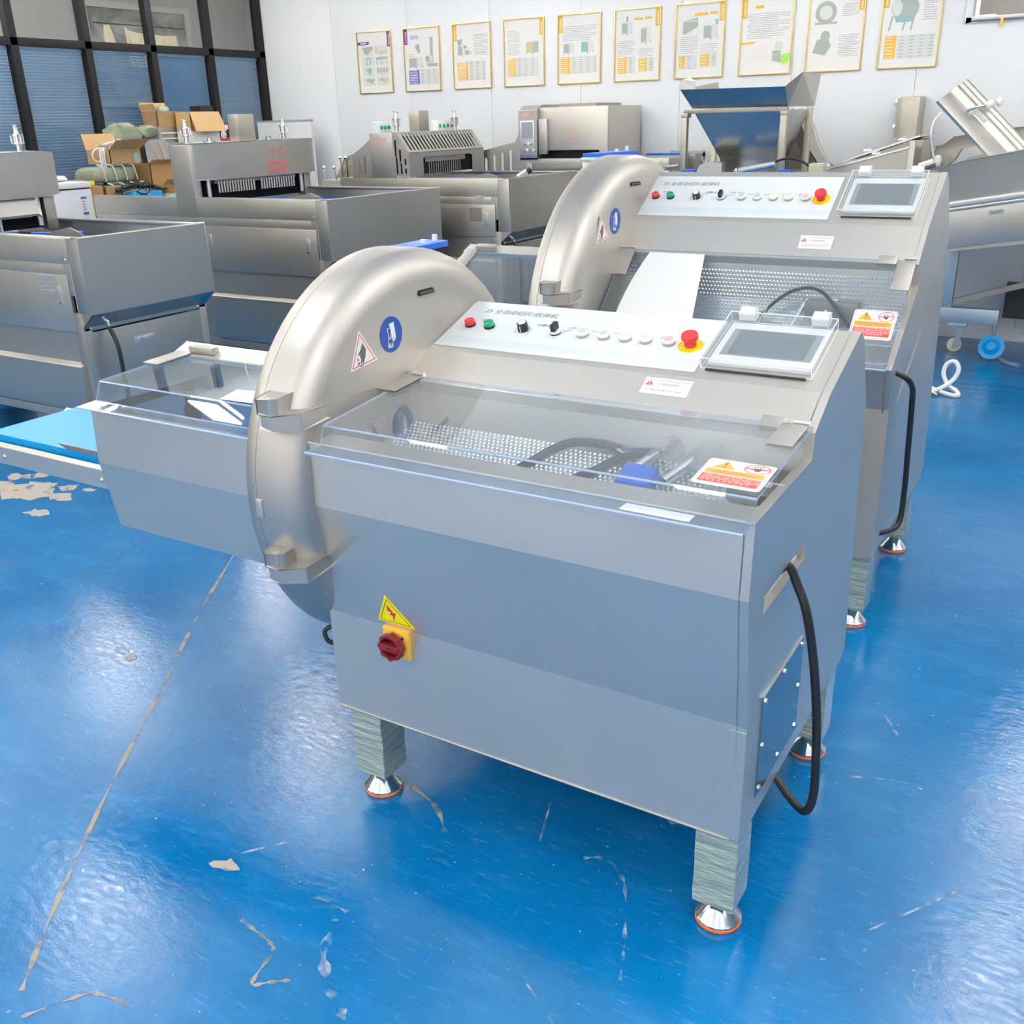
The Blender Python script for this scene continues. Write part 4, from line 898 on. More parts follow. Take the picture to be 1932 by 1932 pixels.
        if kind == 'open':
            m = M(); m.box(hx1 - .10, hx1 - .05, hy0 + .22, hy1 - .22, hz0 - .035, hz0 - .005); m.build('needle_bar', 'steel_dark', root)
            nn = 30
            for i in range(nn):
                if i in (14, 15): continue
                y = hy0 + .25 + (hy1 - hy0 - .50) * i / (nn - 1); m = M(); m.cyl((hx1 - .045, y, hz0 - .10), (hx1 - .045, y, hz0 - .02), .008, 6); m.build('needle', 'steel_grey', root, bevel=0)
        else:
            m = M(); m.prism([(hx1 - .13, zt + .03), (hx1 - .02, zt + .03), (hx1 - .05, hz0 + .02), (hx1 - .13, hz0 + .02)], 'y', hy0 - .25, hy1 - .17); m.build('needle_hood', 'steel_grey', root, bevel=.012)
            for i in range(6):
                y = hy0 - .02 + .065 * i; m = M(); m.cyl((hx1 - .06, y, zt - .05), (hx1 - .06, y, zt + .04), .011, 8); m.build('needle', 'steel_bright', root)
    for y in valve: bleed_valve(root, hx1 - .20, y, hz1 - .002)
    return root
I1 = build_injector('leftmost brine injector with red notice on its head, cut by the left edge', -4.107, 1.624, 2.47, 1.20, -5.9, .20, .705, (-5.55, -4.245), (-5.62, -5.30, 1.70, 2.43, 1.345, 1.60, -5.62), [2.32], 'hood')
m = M(); m.box(-4.485, -4.345, 1.610, 1.613, .905, 1.0); pl = m.build('rating_plate', 'steel_bright', I1)
m = M(frame((0, 1.6095, 0), (1, 0, 0), (0, 0, 1)))
for i in range(4): m.add([(-4.475, .92 + .021 * i, 0), (-4.36 - .02 * (i % 2), .92 + .021 * i, 0), (-4.36 - .02 * (i % 2), .927 + .021 * i, 0), (-4.475, .927 + .021 * i, 0)], [(0, 1, 2, 3)])
m.build('plate_print', 'ink_grey', pl, smooth=0)
BASE[0] = Vector((0, 0, 0))
I2 = build_injector('middle brine injector with open needle head and square post on top', -4.03, 3.46, 4.725, 1.25, -6.4, .19, .748, (-5.21, -4.145), (-5.46, -5.235, 3.456, 4.745, 1.365, 1.612, -5.46), [3.60, 4.60], 'open')
m = M(); m.box(-5.40, -5.30, 3.985, 4.155, 1.61, 1.80); m.build('motor_post', 'steel_warm', I2, bevel=.004)
for y in (3.75, 4.35):
    m = M(); m.lathe((-5.36, y, 1.611), (0, 0, 1), [(.05, 0), (.05, .008), (.02, .012), (.02, .03), (0, .032)], 14); m.build('top_fitting', 'chrome', I2)
I3 = build_injector('farther brine injector with slotted louvre guard and row of green buttons', -3.55, 4.97, 6.05, 1.30, -5.2, .22, .87, (-4.30, -3.68), (-4.86, -4.478, 4.97, 6.06, 1.34, 1.64, -4.86), [5.10, 5.93], 'slotted')
m = M(); m.box(-4.70, -4.60, 5.30, 5.44, 1.64, 1.80); m.build('motor_post', 'steel_warm', I3, bevel=.004)
m = M(); m.box(-3.915, -3.80, 4.9585, 4.961, .985, 1.085); m.build('rating_plate', 'steel_dark', I3)
m = M(); m.box(-3.86, -3.79, 4.950, 4.966, 1.155, 1.17); m.build('rail_clip', 'steel_bright', I3)
m = M(); m.tube([(-3.70, 5.35, 1.285), (-3.64, 5.40, 1.33)], .022, 10, 1); m.m = 1; m.tube([(-3.645, 5.395, 1.325), (-3.62, 5.415, 1.345)], .026, 10, 1); m.build('tap_handle', ['chrome', 'black'], I3)
world()
# ------------------------------------------------------------------ control-head injector against the wall
t = thing('control_head_injector', 'long injector against the wall with a small screen and buttons on its head', 'injector', (-3.5, 6.4, 0))
Y = 6.12
m = M(); m.box(-4.02, -2.75, Y, 6.80, 1.30, 1.395); m.box(-4.02, -2.75, Y + .01, 6.78, .30, 1.30); m.build('body', 'steel_grey', t, bevel=.004)
m = M(); m.box(-4.02, -2.75, Y - .008, Y, 1.27, 1.285); m.build('body_seam', 'steel_dark', t)
m = M(); m.box(-2.75, -2.70, Y + .45, 6.80, .3, 1.41); m.box(-3.0, -2.70, 6.74, 6.80, 1.38, 1.425); m.build('tray_frame', 'steel_dark', t)
m = M(); m.box(-3.2, -2.76, 6.69, 6.74, 1.30, 1.41); m.build('blue_tray', 'blue_plastic', t)
m = M(frame((-4.62, Y, 1.18), (1, 0, 0), (0, 0, 1)))
m.plate([(0, 0), (.55, 0), (.55, .46), (.50, .46), (.44, .35), (.03, .27), (0, .26)], [rrect(.035 + .085 * i, .10, .063 + .085 * i, .20 + .022 * i, .012)[::-1] for i in range(5)], .008, -.004); m.build('slotted_fence', 'steel_grey', t)
m = M(); m.prism([(Y - .02, 1.40), (Y - .02, 1.78), (Y + .07, 1.82), (6.80, 1.82), (6.80, 1.40)], 'x', -4.13, -3.95); m.build('control_head', 'steel_grey', t, bevel=.004)
m = M(); m.box(-3.95, -3.30, Y + .02, 6.80, 1.46, 1.80); m.box(-3.38, -3.30, Y + .02, 6.80, 1.395, 1.46); hc = m.build('head_cover', 'steel_fine', t, bevel=.004)
m = M(); m.box(-3.95, -3.36, Y + .06, 6.7, 1.395, 1.46); m.build('head_gap', 'gap', t)
m = M(); m.box(-3.80, -3.45, Y + .1, 6.7, 1.80, 1.825); m.build('head_lid', 'steel_dark', t)
m = M(); m.box(-4.115, -3.975, Y - .03, Y - .018, 1.43, 1.70); scr = m.build('control_box', 'steel_bright', t, bevel=.003)
m = M(); m.box(-4.095, -3.985, Y - .0315, Y - .029, 1.555, 1.69); m.build('screen', 'display_rim', scr)
for i in range(7):
    x = -4.075 + .032 * (i % 4) + (.0 if i < 4 else .012); z = 1.465 if i < 4 else 1.515; m = M(); m.lathe((x, Y - .03, z), (0, -1, 0), [(.011, 0), (.011, .008), (0, .010)], 10); m.build('push_button', 'ivory' if i % 2 else 'steel_dark', scr)
m = M(); m.prism([(Y - .022, 1.42), (Y - .004, 1.36), (Y + .05, 1.36), (Y + .05, 1.42)], 'x', -4.125, -3.955); m.build('head_skirt', 'steel_mirror', t)
m = M(); m.box(-3.94, -3.86, Y - .012, Y + .02, 1.43, 1.71); m.build('swing_panel', 'steel_grey', t, bevel=.003)
T = frame((-3.62, Y + .018, 1.60), (1, 0, 0), (0, 0, 1)); m = M(T); m.plate([(-.04, -.04), (.04, -.04), (0, .05)], [], .001); m.build('printed_notice', 'rose_print', t, smooth=0)
T = frame((-4.05, Y - .022, 1.745), (1, 0, 0), (0, 0, 1)); m = M(T); m.box(-.035, .035, -.016, .016, 0, .001); m.build('printed_notice', 'rose_print', t, smooth=0)
for x in (-3.9, -2.85):
    for y in (Y + .08, 6.7): m = M(); m.box(x - .03, x + .03, y - .03, y + .03, 0, .31); m.build('leg', 'steel_dark', t)
world()
# ------------------------------------------------------------------ forming machine with the big hopper
t = thing('hopper_machine', 'machine with a large flared steel hopper in a square frame before the wall', 'hopper', (-2.06, 5.8, 0))
y = 5.62
def loft(m, a, b): n = len(a); m.add(list(a) + list(b), [(i, (i + 1) % n, n + (i + 1) % n, n + i) for i in range(n)])
def ring(x0, x1, ya, yb, z): return [(x0, ya, z), (x1, ya, z), (x1, yb, z), (x0, yb, z)]
m = M(); loft(m, ring(-2.355, -1.690, y, y + .62, 1.725), ring(-2.195, -1.785, y + .14, y + .48, 1.405)); loft(m, ring(-2.195, -1.785, y + .14, y + .48, 1.405), ring(-2.165, -1.805, y + .16, y + .46, 1.30)); m.build('hopper_cone', 'hopper_steel', t, smooth=0)
m = M(); m.add([(-2.37, y, 1.75), (-1.672, y, 1.745), (-1.672, y - .10, 1.872), (-2.43, y - .10, 1.878)], [(0, 1, 2, 3)]); m.build('hopper_flare', 'hopper_steel', t, smooth=0, label='outward leaning front flare of the hopper')
m = M(); m.add([(-1.672, y - .10, 1.872), (-1.58, y - .02, 1.96), (-1.63, y + .64, 1.96), (-1.66, y + .64, 1.745), (-1.672, y, 1.745)], [(0, 1, 2, 3, 4)])
m.build('hopper_wing', 'steel_grey', t, smooth=0); m = M(); m.add([(-2.43, y - .10, 1.878), (-2.37, y, 1.75), (-2.37, y + .64, 1.75), (-2.42, y + .64, 1.94)], [(0, 1, 2, 3)]); m.build('hopper_wing', 'steel_grey', t, smooth=0); m = M(); m.add([(-2.43, y - .10, 1.878), (-2.435, y - .04, 1.945), (-2.41, y + .02, 1.965), (-2.36, y + .03, 1.93), (-2.32, y - .09, 1.877)], [(0, 1, 2, 3, 4)]); m.build('wing_lip', 'steel_grey', t, smooth=0)
m = M(); m.box(-2.43, -1.665, y - .02, y + .02, 1.715, 1.745); m.build('frame_bar', 'steel_dark', t, bevel=.004)
for x in (-2.32, -2.20, -2.04, -1.88, -1.74): inst(SCREW_Y, 'bolt', t, (x, y - .02, 1.738))
for x in (-2.445, -1.712):
    m = M(); m.box(x, x + .045, y - .025, y + .02, 1.30, 1.72); m.box(x - .0, x + .05, y - .03, y + .05, 1.69, 1.72); m.build('frame_post', 'steel_warm', t, bevel=.003)
    m = M(); m.box(x, x + .045, y + .60, y + .645, .0, 1.74); m.build('frame_post', 'steel_warm', t, bevel=.003)
m = M(); m.box(-2.60, -1.60, y - .05, y + .68, .35, 1.30); m.build('machine_body', 'steel_grey', t, bevel=.01)
for x in (-2.55, -1.68):
    for yy in (y, y + .6): m = M(); m.box(x, x + .06, yy - .03, yy + .03, 0, .36); m.build('leg', 'steel_dark', t)
m = M(); m.tube([(-1.96, y - .10, 1.325), (-1.70, y - .10, 1.372)], .022, 12, 1); m.build('motor_shaft', 'chrome', t)
m = M(); m.lathe((-1.965, y - .10, 1.32), (-1, 0, -.2), [(.03, 0), (.034, .01), (.02, .03), (0, .032)], 12); m.build('hand_knob', 'chrome', t)
m = M(); m.tube([(-1.70, y - .10, 1.39), (-1.62, y - .1, 1.41), (-1.52, y - .08, 1.39), (-1.46, y - .06, 1.34), (-1.45, y - .06, 1.30)], .008, 8, 5); m.build('hose', 'cable', t)
m = M(); m.box(-1.47, -1.37, y - .09, y + .02, 1.295, 1.375); m.build('beige_terminal_box', 'beige_block', t, bevel=.004)
for x, w in ((-2.40, .10), (-1.68, .09)): m = M(); m.box(x, x + w, y - .09, y, 1.295, 1.335); m.build('blue_fitting', 'blue_plastic', t, bevel=.004)
m = M(); m.prism([(-2.30, 1.30), (-2.28, 1.365), (-2.22, 1.385), (-2.10, 1.385), (-2.10, 1.30)], 'y', y - .06, y); m.build('side_casting', 'steel_grey', t, bevel=.004)
for a in (-.03, .03): m = M(); m.cyl((-2.25, y - .03, 1.38), (-2.25 + a, y - .03, 1.42), .004, 6); m.build('tap_lever', 'chrome', t)
m = M(); m.tube([(-2.70, y - .02, 1.335), (-2.45, y - .02, 1.36)], .014, 8, 1); m.build('drive_shaft', 'steel_dark', t)
m = M(); m.lathe((-2.60, y - .02, 1.345), (1, 0, .1), [(.02, -.03), (.045, -.02), (.05, .01), (.03, .03), (.02, .05)], 12); m.build('rag_wrapped_coupling', 'taupe', t)
world()
t = thing('round_funnel_stand', 'rounded grey chute standing behind the right side of the big hopper', 'chute', (-1.76, 6.5, 0))
y = 6.33
m = M(); m.prism([(-1.93, 1.70), (-1.84, 1.715), (-1.77, 1.67), (-1.75, 1.60), (-1.69, 1.45), (-1.59, 1.28), (-1.95, 1.28)], 'y', y, y + .25); m.build('chute', 'blasted', t, bevel=.02)
m = M(); m.add([(-1.92, y - .012, 1.62), (-1.88, y - .02, 1.62), (-1.66, y - .02, 1.30), (-1.72, y - .005, 1.30)], [(0, 1, 2, 3)]); m.box(-1.92, -1.80, y - .014, y, 1.425, 1.432); m.cyl((-1.85, y - .01, 1.46), (-1.88, y - .01, 1.32), .010, 8); m.build('chute_rib', 'steel_grey', t)
m = M(); m.box(-1.93, -1.62, y, y + .25, 0, 1.29); m.build('stand', 'steel_dark', t, bevel=.005)
world()
# ------------------------------------------------------------------ box machine with two slanting lids
t = thing('slant_lid_mixer', 'low machine with two slanting hinged steel lids, between the hopper and the tilted cover', 'mixer', (-1.2, 6.2, 0))
y = 5.88
m = M(); m.prism([(-1.549, 1.289), (-0.886, 1.454), (-0.860, 1.454), (-0.860, .5), (-1.549, .5)], 'y', y, y + .30); m.build('front_tank', 'steel_warm', t, bevel=.004)
m = M(); m.prism([(-1.554, 1.290), (-0.886, 1.458), (-0.886, 1.468), (-1.554, 1.303)], 'y', y - .02, y + .30); m.build('front_lid', 'steel_bright', t, bevel=.003)
m = M(); m.prism([(-1.378, 1.348), (-0.950, 1.497), (-0.860, 1.502), (-0.860, .5), (-1.378, .5)], 'y', y + .30, y + .70); m.build('rear_tank', 'steel_warm', t, bevel=.004)
m = M(); m.prism([(-1.378, 1.364), (-0.876, 1.524), (-0.876, 1.534), (-1.378, 1.376)], 'y', y + .28, y + .72); m.build('rear_lid', 'steel_bright', t, bevel=.003)
m = M(); m.box(-.886, -.848, y - .015, y + .03, .5, 1.508); m.build('corner_post', 'steel_grey', t, bevel=.003)
for x, yy, z in ((-1.42, y - .01, 1.343), (-1.10, y - .01, 1.420), (-1.228, y + .30, 1.433), (-.993, y + .30, 1.503)):
    m = M(); m.box(x - .03, x + .03, yy, yy + .02, z, z + .012); m.cyl((x - .015, yy + .01, z + .01), (x + .02, yy + .01, z + .024), .006, 6); m.build('lid_clamp', 'chrome', t)
for x in (-1.50, -.92):
    for yy in (y + .05, y + .62): m = M(); m.box(x - .03, x + .03, yy, yy + .05, 0, .51); m.build('leg', 'steel_dark', t)
world()
t = thing('wall_switch_box', 'narrow steel electrical box with a latch fixed to the wall above the slanting lids', 'electrical box', (-1.05, 6.78, 1.65))
m = M(); m.box(-1.12, -.985, 6.62, 6.867, 1.50, 1.795); m.build('box', 'steel_warm', t, bevel=.006)
m = M(); m.box(-1.145, -1.12, 6.63, 6.85, 1.51, 1.785); d = m.build('box_door', 'steel_dark', t, bevel=.004)
for z in (1.76, 1.585): m = M(); m.box(-1.162, -1.143, 6.625, 6.65, z - .02, z + .02); m.build('door_latch', 'chrome', d, bevel=.003)
world()
# ------------------------------------------------------------------ vacuum tumbler at the right edge
t = thing('tilting_cover_machine', 'large steel machine with a raised ribbed cover at the right edge, on castors', 'machine', (.2, 6.0, 0))
y = 5.6
m = M(); m.prism([(-.66, .80), (1.3, 1.08), (1.3, 1.70), (-.06, 1.468), (-.50, 1.385), (-.585, 1.36), (-.66, 1.30)], 'y', y, y + .9); m.build('body', 'steel_warm', t, bevel=.006)
T = frame((-.60, y - .004, .80), (1, 0, .165), (0, 0, 1))
m = M(T); m.box(-.04, 1.5, .285, .318, -.004, .014); m.box(-.04, 1.5, .262, .279, -.004, .010); m.build('body_rib', 'steel_bright', t, bevel=.004)
m = M(T); m.box(.005, 1.5, .02, .255, -.002, .004); fp = m.build('front_panel', 'steel_grey', t, bevel=.003)
m = M(T); m.box(.34, .43, .205, .232, .003, .010); m.cyl((.352, .215, .016), (.418, .226, .022), .006, 8); m.build('toggle_latch', 'chrome', fp)
m = M(); m.prism([(-.80, 1.30), (-.80, 1.42), (-.77, 1.42), (-.77, 1.455), (-.72, 1.47), (-.66, 1.52), (-.40, 1.56), (1.0, 1.70), (1.0, 1.60), (-.36, 1.49), (-.60, 1.44), (-.64, 1.36), (-.72, 1.30)], 'y', y + .62, y + .70); m.build('rear_bracket', 'steel_dark', t, bevel=.004)
T = frame((-.719, y + .15, 1.752), (.314, 0, -.302), (.178, .40, .078)); LW = .62
m = M(T); m.prism([(0, .0), (.05, .012), (.16, .012), (.19, .045), (.22, .045), (.24, .02), (.26, .045), (.28, .045), (.30, .02), (.32, .045), (.34, .045), (.37, .0), (.37, -.02), (0, -.02)], 'x', 0, LW); m.build('ribbed_cover', 'steel_grey', t, bevel=.002)
m = M(T); m.box(.20, .30, .165, .18, .02, .05); m.build('cover_pin', 'ivory', t)
m = M(T); m.tube([(.18, .10, .015), (.18, .10, .06), (.23, .19, .10)], .010, 8, 3); m.m = 1; m.lathe((.23, .19, .10), (.05, .2, .12), [(.018, -.01), (.024, .0), (.022, .04), (0, .045)], 12); m.build('cover_handle', ['chrome', 'ivory'], t)
m = M(T); m.lathe((.25, .37, .05), (0, .3, 1), [(.02, 0), (.03, .02), (.02, .05), (0, .052)], 12); m.build('cover_knob', 'ivory', t)
m = M(); m.tube([(-.675, y + .05, 1.68), (-.71, y + .02, 1.62), (-.712, y, 1.54), (-.69, y, 1.45), (-.668, y, 1.38)], .006, 8, 5); m.build('support_cable', 'steel_bright', t)
m = M(); m.tube([(-.80, y + .26, 1.335), (-.70, y + .25, 1.37), (-.66, y + .25, 1.38)], .03, 10, 2); m.build('pipe_stub', 'steel_warm', t)
m = M(); m.lathe((-.68, y + .25, 1.375), (1, .1, .2), [(.028, -.02), (.04, -.02), (.04, .01), (.028, .01)], 14); m.build('white_pipe_collar', 'paper', t)
m = M(); m.box(-.60, -.524, 6.22, 6.29, .34, .80); m.build('upright', 'zinc', t, bevel=.004)
m = M(); m.box(-.66, -.195, 6.19, 6.29, .235, .345); m.build('base_beam', 'zinc', t, bevel=.006)
m = M(); m.prism([(-.52, .36), (1.2, .92), (1.2, .96), (-.52, .40)], 'y', 6.24, 6.28); m.build('brace', 'steel_dark', t)
m = M(); m.box(-.20, 1.2, 6.5, 6.56, .24, .50); m.box(.02, .25, 6.42, 6.5, .36, .55); m.build('rear_frame', 'dark', t)  # dark colour stands in for the shade under the body
m = M(); m.cyl((-.478, 6.30, .052), (-.478, 6.335, .052), .052, 20); m.build('castor_wheel', 'wheel_cream', t, bevel=.006)
m = M(); m.box(-.53, -.40, 6.2, 6.29, .205, .235); m.box(-.47, -.44, 6.286, 6.296, .04, .20); m.prism([(-.49, .03), (-.46, .03), (-.405, .205), (-.455, .205)], 'y', 6.283, 6.295); m.build('castor_fork', 'zinc', t, bevel=.003)
m = M(); m.lathe((-.215, 6.25, 0), (0, 0, 1), [(.075, 0), (.075, .014), (.05, .022), (.014, .03), (.014, .24)], 20); m.build('levelling_foot', 'zinc', t)
world()
m = M(); T = frame((-.205, 6.135, .088), (1, 0, .05), (.05, .45, 1)); m.T = T
m.lathe((0, 0, 0), (0, 0, 1), [(0, .022), (.012, .012), (.05, -.004), (.085, .012), (.088, .02), (.06, .022), (.045, .035), (.03, .05), (0, .052)], 28)
single(m, 'suction_cup_foot', 'blue_foot', 'bright blue round rubber cup tipped on its side beneath the steel beam', 'rubber cup', (-.205, 6.15, 0))
m = M(); m.box(-.27, -.15, 6.17, 6.30, .15, .215); single(m, 'white_block', 'ivory', 'small white plastic block above the blue rubber cup', 'block', (-.21, 6.2, .15), bevel=.01) if 0 else None
m = M(); m.tube([(-.15, 6.12, .03), (-.10, 6.05, .012), (-.04, 6.0, .010), (.0, 5.97, .010)], .010, 8, 5, r2=.02)
single(m, 'blue_strip', 'zinc', 'blue grey strip lying on the floor beside the rubber cup', 'strip', (-.1, 6.05, 0))
t = thing('white_cable_loop', 'white cable looped on the blue floor right of the taller slicer', 'cable', (-.36, 4.98, 0))
m = M(); m.tube([(-.47, 5.08, .035), (-.40, 5.02, .02), (-.30, 4.95, .014), (-.25, 4.95, .014), (-.27, 5.0, .03), (-.33, 5.06, .05), (-.37, 5.10, .11), (-.36, 5.12, .17), (-.315, 5.12, .19), (-.285, 5.10, .15), (-.30, 5.07, .09), (-.36, 5.0, .04), (-.44, 4.93, .014), (-.50, 4.90, .014)], .014, 8, 6); m.build('cord', 'cord_white', t)
for c, d in (('copper', 0), ('wire_blue', .012), ('wire_yellow', -.012)):
    m = M(); m.tube([(-.37, 4.93 + d, .012), (-.43, 4.97 + d, .03), (-.50, 5.0 + d * 2, .035 + d)], .0045, 6, 4); m.build('wire_end', c, t)
world()
# ------------------------------------------------------------------ posters on the back wall
PW, PH, PZ = .4298, .5671, 1.9958
PX = [-6.4566, -5.8753, -5.2948, -4.724, -4.157, -3.5957, -3.0326, -2.4692, -1.9241, -1.3729]
PM = ['paper', 'poster_gold', 'poster_purple', 'poster_violet', 'ink_grey', 'poster_pale', 'poster_steel', 'poster_sand', 'poster_teal', 'poster_lime', 'poster_rose']
_, GO, PU, VI, IK, PA_, ST, SD, TE, LI, RO = range(11)
class Pr(M):
    def r(s, u0, v0, u1, v1, c, z=0): s.m = c; return s.add([(u0, 1 - v1, z), (u1, 1 - v1, z), (u1, 1 - v0, z), (u0, 1 - v0, z)], [(0, 1, 2, 3)])
    def p(s, c, z, *pts): s.m = c; return s.add([(u, 1 - v, z) for u, v in pts], [list(range(len(pts)))])
    def lines(s, u0, u1, v0, v1, n, c=IK, z=.0005):
        rd = random.Random(int(u0 * 100 + v0 * 1000))
        for i in range(n):
            v = v0 + (v1 - v0) * i / max(1, n - 1); x = u0 + (.03 if i % 4 == 0 else 0); e = u1 - (rd.uniform(.05, .4) * (u1 - u0) if i % 4 == 3 else rd.uniform(0, .03))
            while x < e: w = rd.uniform(.02, .06); s.r(x, v - .0035, min(x + w, e), v + .0035, c, z); x += w + .008
    def table(s, u0, v0, um, u1, v1, n, c):
        s.r(u0, v0, um, v1, c, .0004); s.r(um + .02, v0, u1, v1, PA_, .0003)
        for i in range(n):
            v = v0 + (v1 - v0) * (i + .5) / n; s.r(u0 + .02, v - .006, um - .05, v + .004, _, .0007); x = um + .06
            while x < u1 - .06: s.r(x, v - .004, x + .07, v + .004, IK, .0007); x += .17
            s.r(um + .02, v + (v1 - v0) / n * .47, u1, v + (v1 - v0) / n * .5, IK if i == n - 1 else _, .0006)
    def tab(s, side, c): s.r(*((0, 0, .10, .25) if side == 'l' else (.90, 0, 1, .25)), c, .0006); x = .04 if side == 'l' else .94; [s.r(x, .05 + .03 * i, x + .03, .07 + .03 * i, _, .0009) for i in range(6)]
def cabinet(s, u, v, w, h, c=PA_, c2=ST):
    s.p(c2, .0006, (u, v + h * .1), (u + w * .55, v + h * .15), (u + w * .55, v + h * .9), (u, v + h * .8)); s.p(c, .0006, (u + w * .55, v + h * .15), (u + w, v + h * .08), (u + w, v + h * .78), (u + w * .55, v + h * .9)); s.p(PA_, .0007, (u, v + h * .1), (u + w * .5, v), (u + w, v + h * .08), (u + w * .55, v + h * .15))
    for x, y in ((u + .01, v + h * .8), (u + w * .5, v + h * .9), (u + w - .02, v + h * .78)): s.r(x, y, x + .02, y + h * .12, IK, .0005)
def q1(s):
    s.tab('r', PU); s.p(PU, .0006, (0, .15), (.36, .15), (.33, .20), (0, .20)); s.r(.08, .165, .26, .185, _, .0009)
    for r in range(4):
        for k in range(2):
            u = .10 + .42 * k; v = .22 + .17 * r; s.r(u, v, u + .38, v + .155, PA_, .0003)
            if r == 0 and k == 0: s.p(ST, .0006, (u + .03, v + .03), (u + .34, v + .01), (u + .36, v + .05), (u + .16, v + .15), (u + .12, v + .15))
            elif r == 0: s.p(SD, .0006, (u + .08, v + .09), (u + .34, v + .08), (u + .38, v + .13), (u + .10, v + .14)); s.r(u + .02, v + .01, u + .05, v + .13, ST, .0006)
            elif r == 1 and k == 0: s.r(u + .13, v + .02, u + .16, v + .15, ST, .0006); s.r(u + .24, v + .02, u + .27, v + .14, ST, .0006); s.r(u + .13, v + .02, u + .27, v + .035, ST, .0006)
            elif r == 1: s.p(TE, .0006, (u, v + .03), (u + .36, v + .02), (u + .36, v + .055), (u + .02, v + .06)); [s.r(x, v + .05, x + .015, v + .14, ST, .0006) for x in (u + .03, u + .18, u + .33)]
            elif r == 2 and k == 0: s.p(TE, .0006, (u + .10, v + .05), (u + .22, v + .02), (u + .30, v + .05), (u + .22, v + .14))
            elif r == 2: [s.p(ST, .0006, (u + .02 + .09 * i, v + .04), (u + .08 + .09 * i, v + .03), (u + .09 + .09 * i, v + .11), (u + .03 + .09 * i, v + .12)) for i in range(4)]
            else: s.p(ST if k == 0 else SD, .0006, (u + .05, v + .06), (u + .14, v + .03), (u + .36, v + .05), (u + .28, v + .12))
            s.r(u + .16, v + .143, u + .24, v + .15, IK, .0007)
def q2(s):
    s.tab('l', PU); s.m = VI; s.text('提升机', .075, .30, .855, 'CENTER', c=.0006)
    s.p(ST, .0006, (.30, .28), (.42, .24), (.46, .38), (.40, .40)); cabinet(s, .12, .45, .40, .20); s.r(.74, .15, .82, .55, ST, .0005); s.r(.82, .15, .85, .28, PA_, .0006); cabinet(s, .60, .44, .20, .12); s.p(ST, .0007, (.62, .56), (.95, .57), (.94, .62), (.66, .62)); s.lines(.12, .28, .41, .44, 2); s.table(.10, .66, .40, .95, .90, 9, VI)
def q3(s):
    s.tab('l', GO); s.r(.24, .09, .38, .12, RO, .0005); s.lines(.55, .95, .17, .48, 14); s.p(ST, .0005, (.10, .24), (.26, .22), (.20, .33), (.14, .33)); cabinet(s, .12, .32, .22, .18); s.p(PA_, .0006, (.24, .28), (.44, .38), (.42, .40), (.24, .33)); cabinet(s, .33, .40, .17, .08); s.table(.09, .58, .38, .85, .88, 11, GO)
def q4(s):
    s.tab('r', GO); s.r(.52, .10, .78, .14, RO, .0005); s.lines(.08, .42, .17, .33, 7); s.lines(.08, .42, .37, .52, 7); cabinet(s, .55, .32, .32, .22, ST, SD); s.table(.08, .58, .28, .88, .86, 9, GO)
def q5(s):
    s.tab('l', GO); s.r(.22, .10, .36, .13, RO, .0005); s.lines(.10, .93, .17, .30, 6); s.lines(.10, .80, .32, .37, 3); cabinet(s, .12, .40, .26, .18); cabinet(s, .55, .38, .30, .20, PA_, TE); s.table(.05, .61, .28, .92, .86, 8, GO)
def q6(s):
    s.tab('r', GO); s.r(.42, .12, .62, .15, GO, .0005); s.r(.66, .115, .82, .145, GO, .0005); cabinet(s, .14, .16, .24, .20); s.r(.24, .09, .29, .17, ST, .0006); cabinet(s, .58, .24, .22, .26, PA_, ST); s.lines(.06, .44, .44, .62, 8); s.lines(.54, .86, .56, .66, 5); s.table(.06, .66, .26, .46, .90, 8, GO); s.table(.54, .69, .73, .88, .88, 7, GO)
def q7(s):
    s.tab('r', GO); s.r(.38, .12, .66, .16, GO, .0005); s.r(.70, .115, .86, .15, GO, .0005); s.p(ST, .0005, (.14, .22), (.45, .18), (.46, .30), (.17, .41), (.13, .38)); s.r(.16, .215, .44, .23, PA_, .0007); cabinet(s, .58, .28, .30, .22); s.r(.82, .22, .88, .29, TE, .0006); s.lines(.08, .48, .44, .66, 9); s.lines(.54, .90, .55, .66, 5); s.table(.07, .69, .20, .46, .88, 6, GO); s.table(.53, .68, .72, .88, .86, 6, GO)
def q8(s):
    s.tab('l', GO); s.r(.26, .09, .42, .13, GO, .0005); s.lines(.12, .96, .20, .42, 10); s.lines(.12, .86, .44, .52, 4); s.p(GO, .0006, (0, .57), (.30, .56), (.27, .59), (0, .60)); s.lines(.12, .60, .62, .78, 6, RO); s.m = PA_; s.add([(.76 + .09 * cos(a), 1 - .64 + .09 * sin(a) * .75, .0005) for a in [2 * pi * i / 14 for i in range(14)]], [list(range(14))]); s.p(ST, .0005, (.64, .70), (.80, .70), (.84, .86), (.64, .83)); s.p(LI, .0007, (.80, .76), (.98, .73), (.98, .84), (.86, .90))
def q9(s):
    s.tab('r', GO)
    for cx, cy, r in ((.30, .25, .20),): s.m = ST; s.add([(cx + r * cos(2 * pi * i / 18), 1 - cy + r * .72 * sin(2 * pi * i / 18), .0004) for i in range(18)], [list(range(18))]); s.m = PA_; s.add([(cx + r * .62 * cos(2 * pi * i / 18), 1 - cy + r * .45 * sin(2 * pi * i / 18), .0006) for i in range(18)], [list(range(18))])
    s.r(.10, .37, .52, .40, ST, .0005); s.p(ST, .0005, (.16, .60), (.36, .55), (.44, .68), (.34, .80), (.10, .76)); s.m = ST; s.add([(.32 + .09 * cos(2 * pi * i / 12), 1 - .55 + .07 * sin(2 * pi * i / 12), .0006) for i in range(12)], [list(range(12))]); s.lines(.60, .92, .16, .30, 7); s.lines(.58, .95, .55, .82, 13)
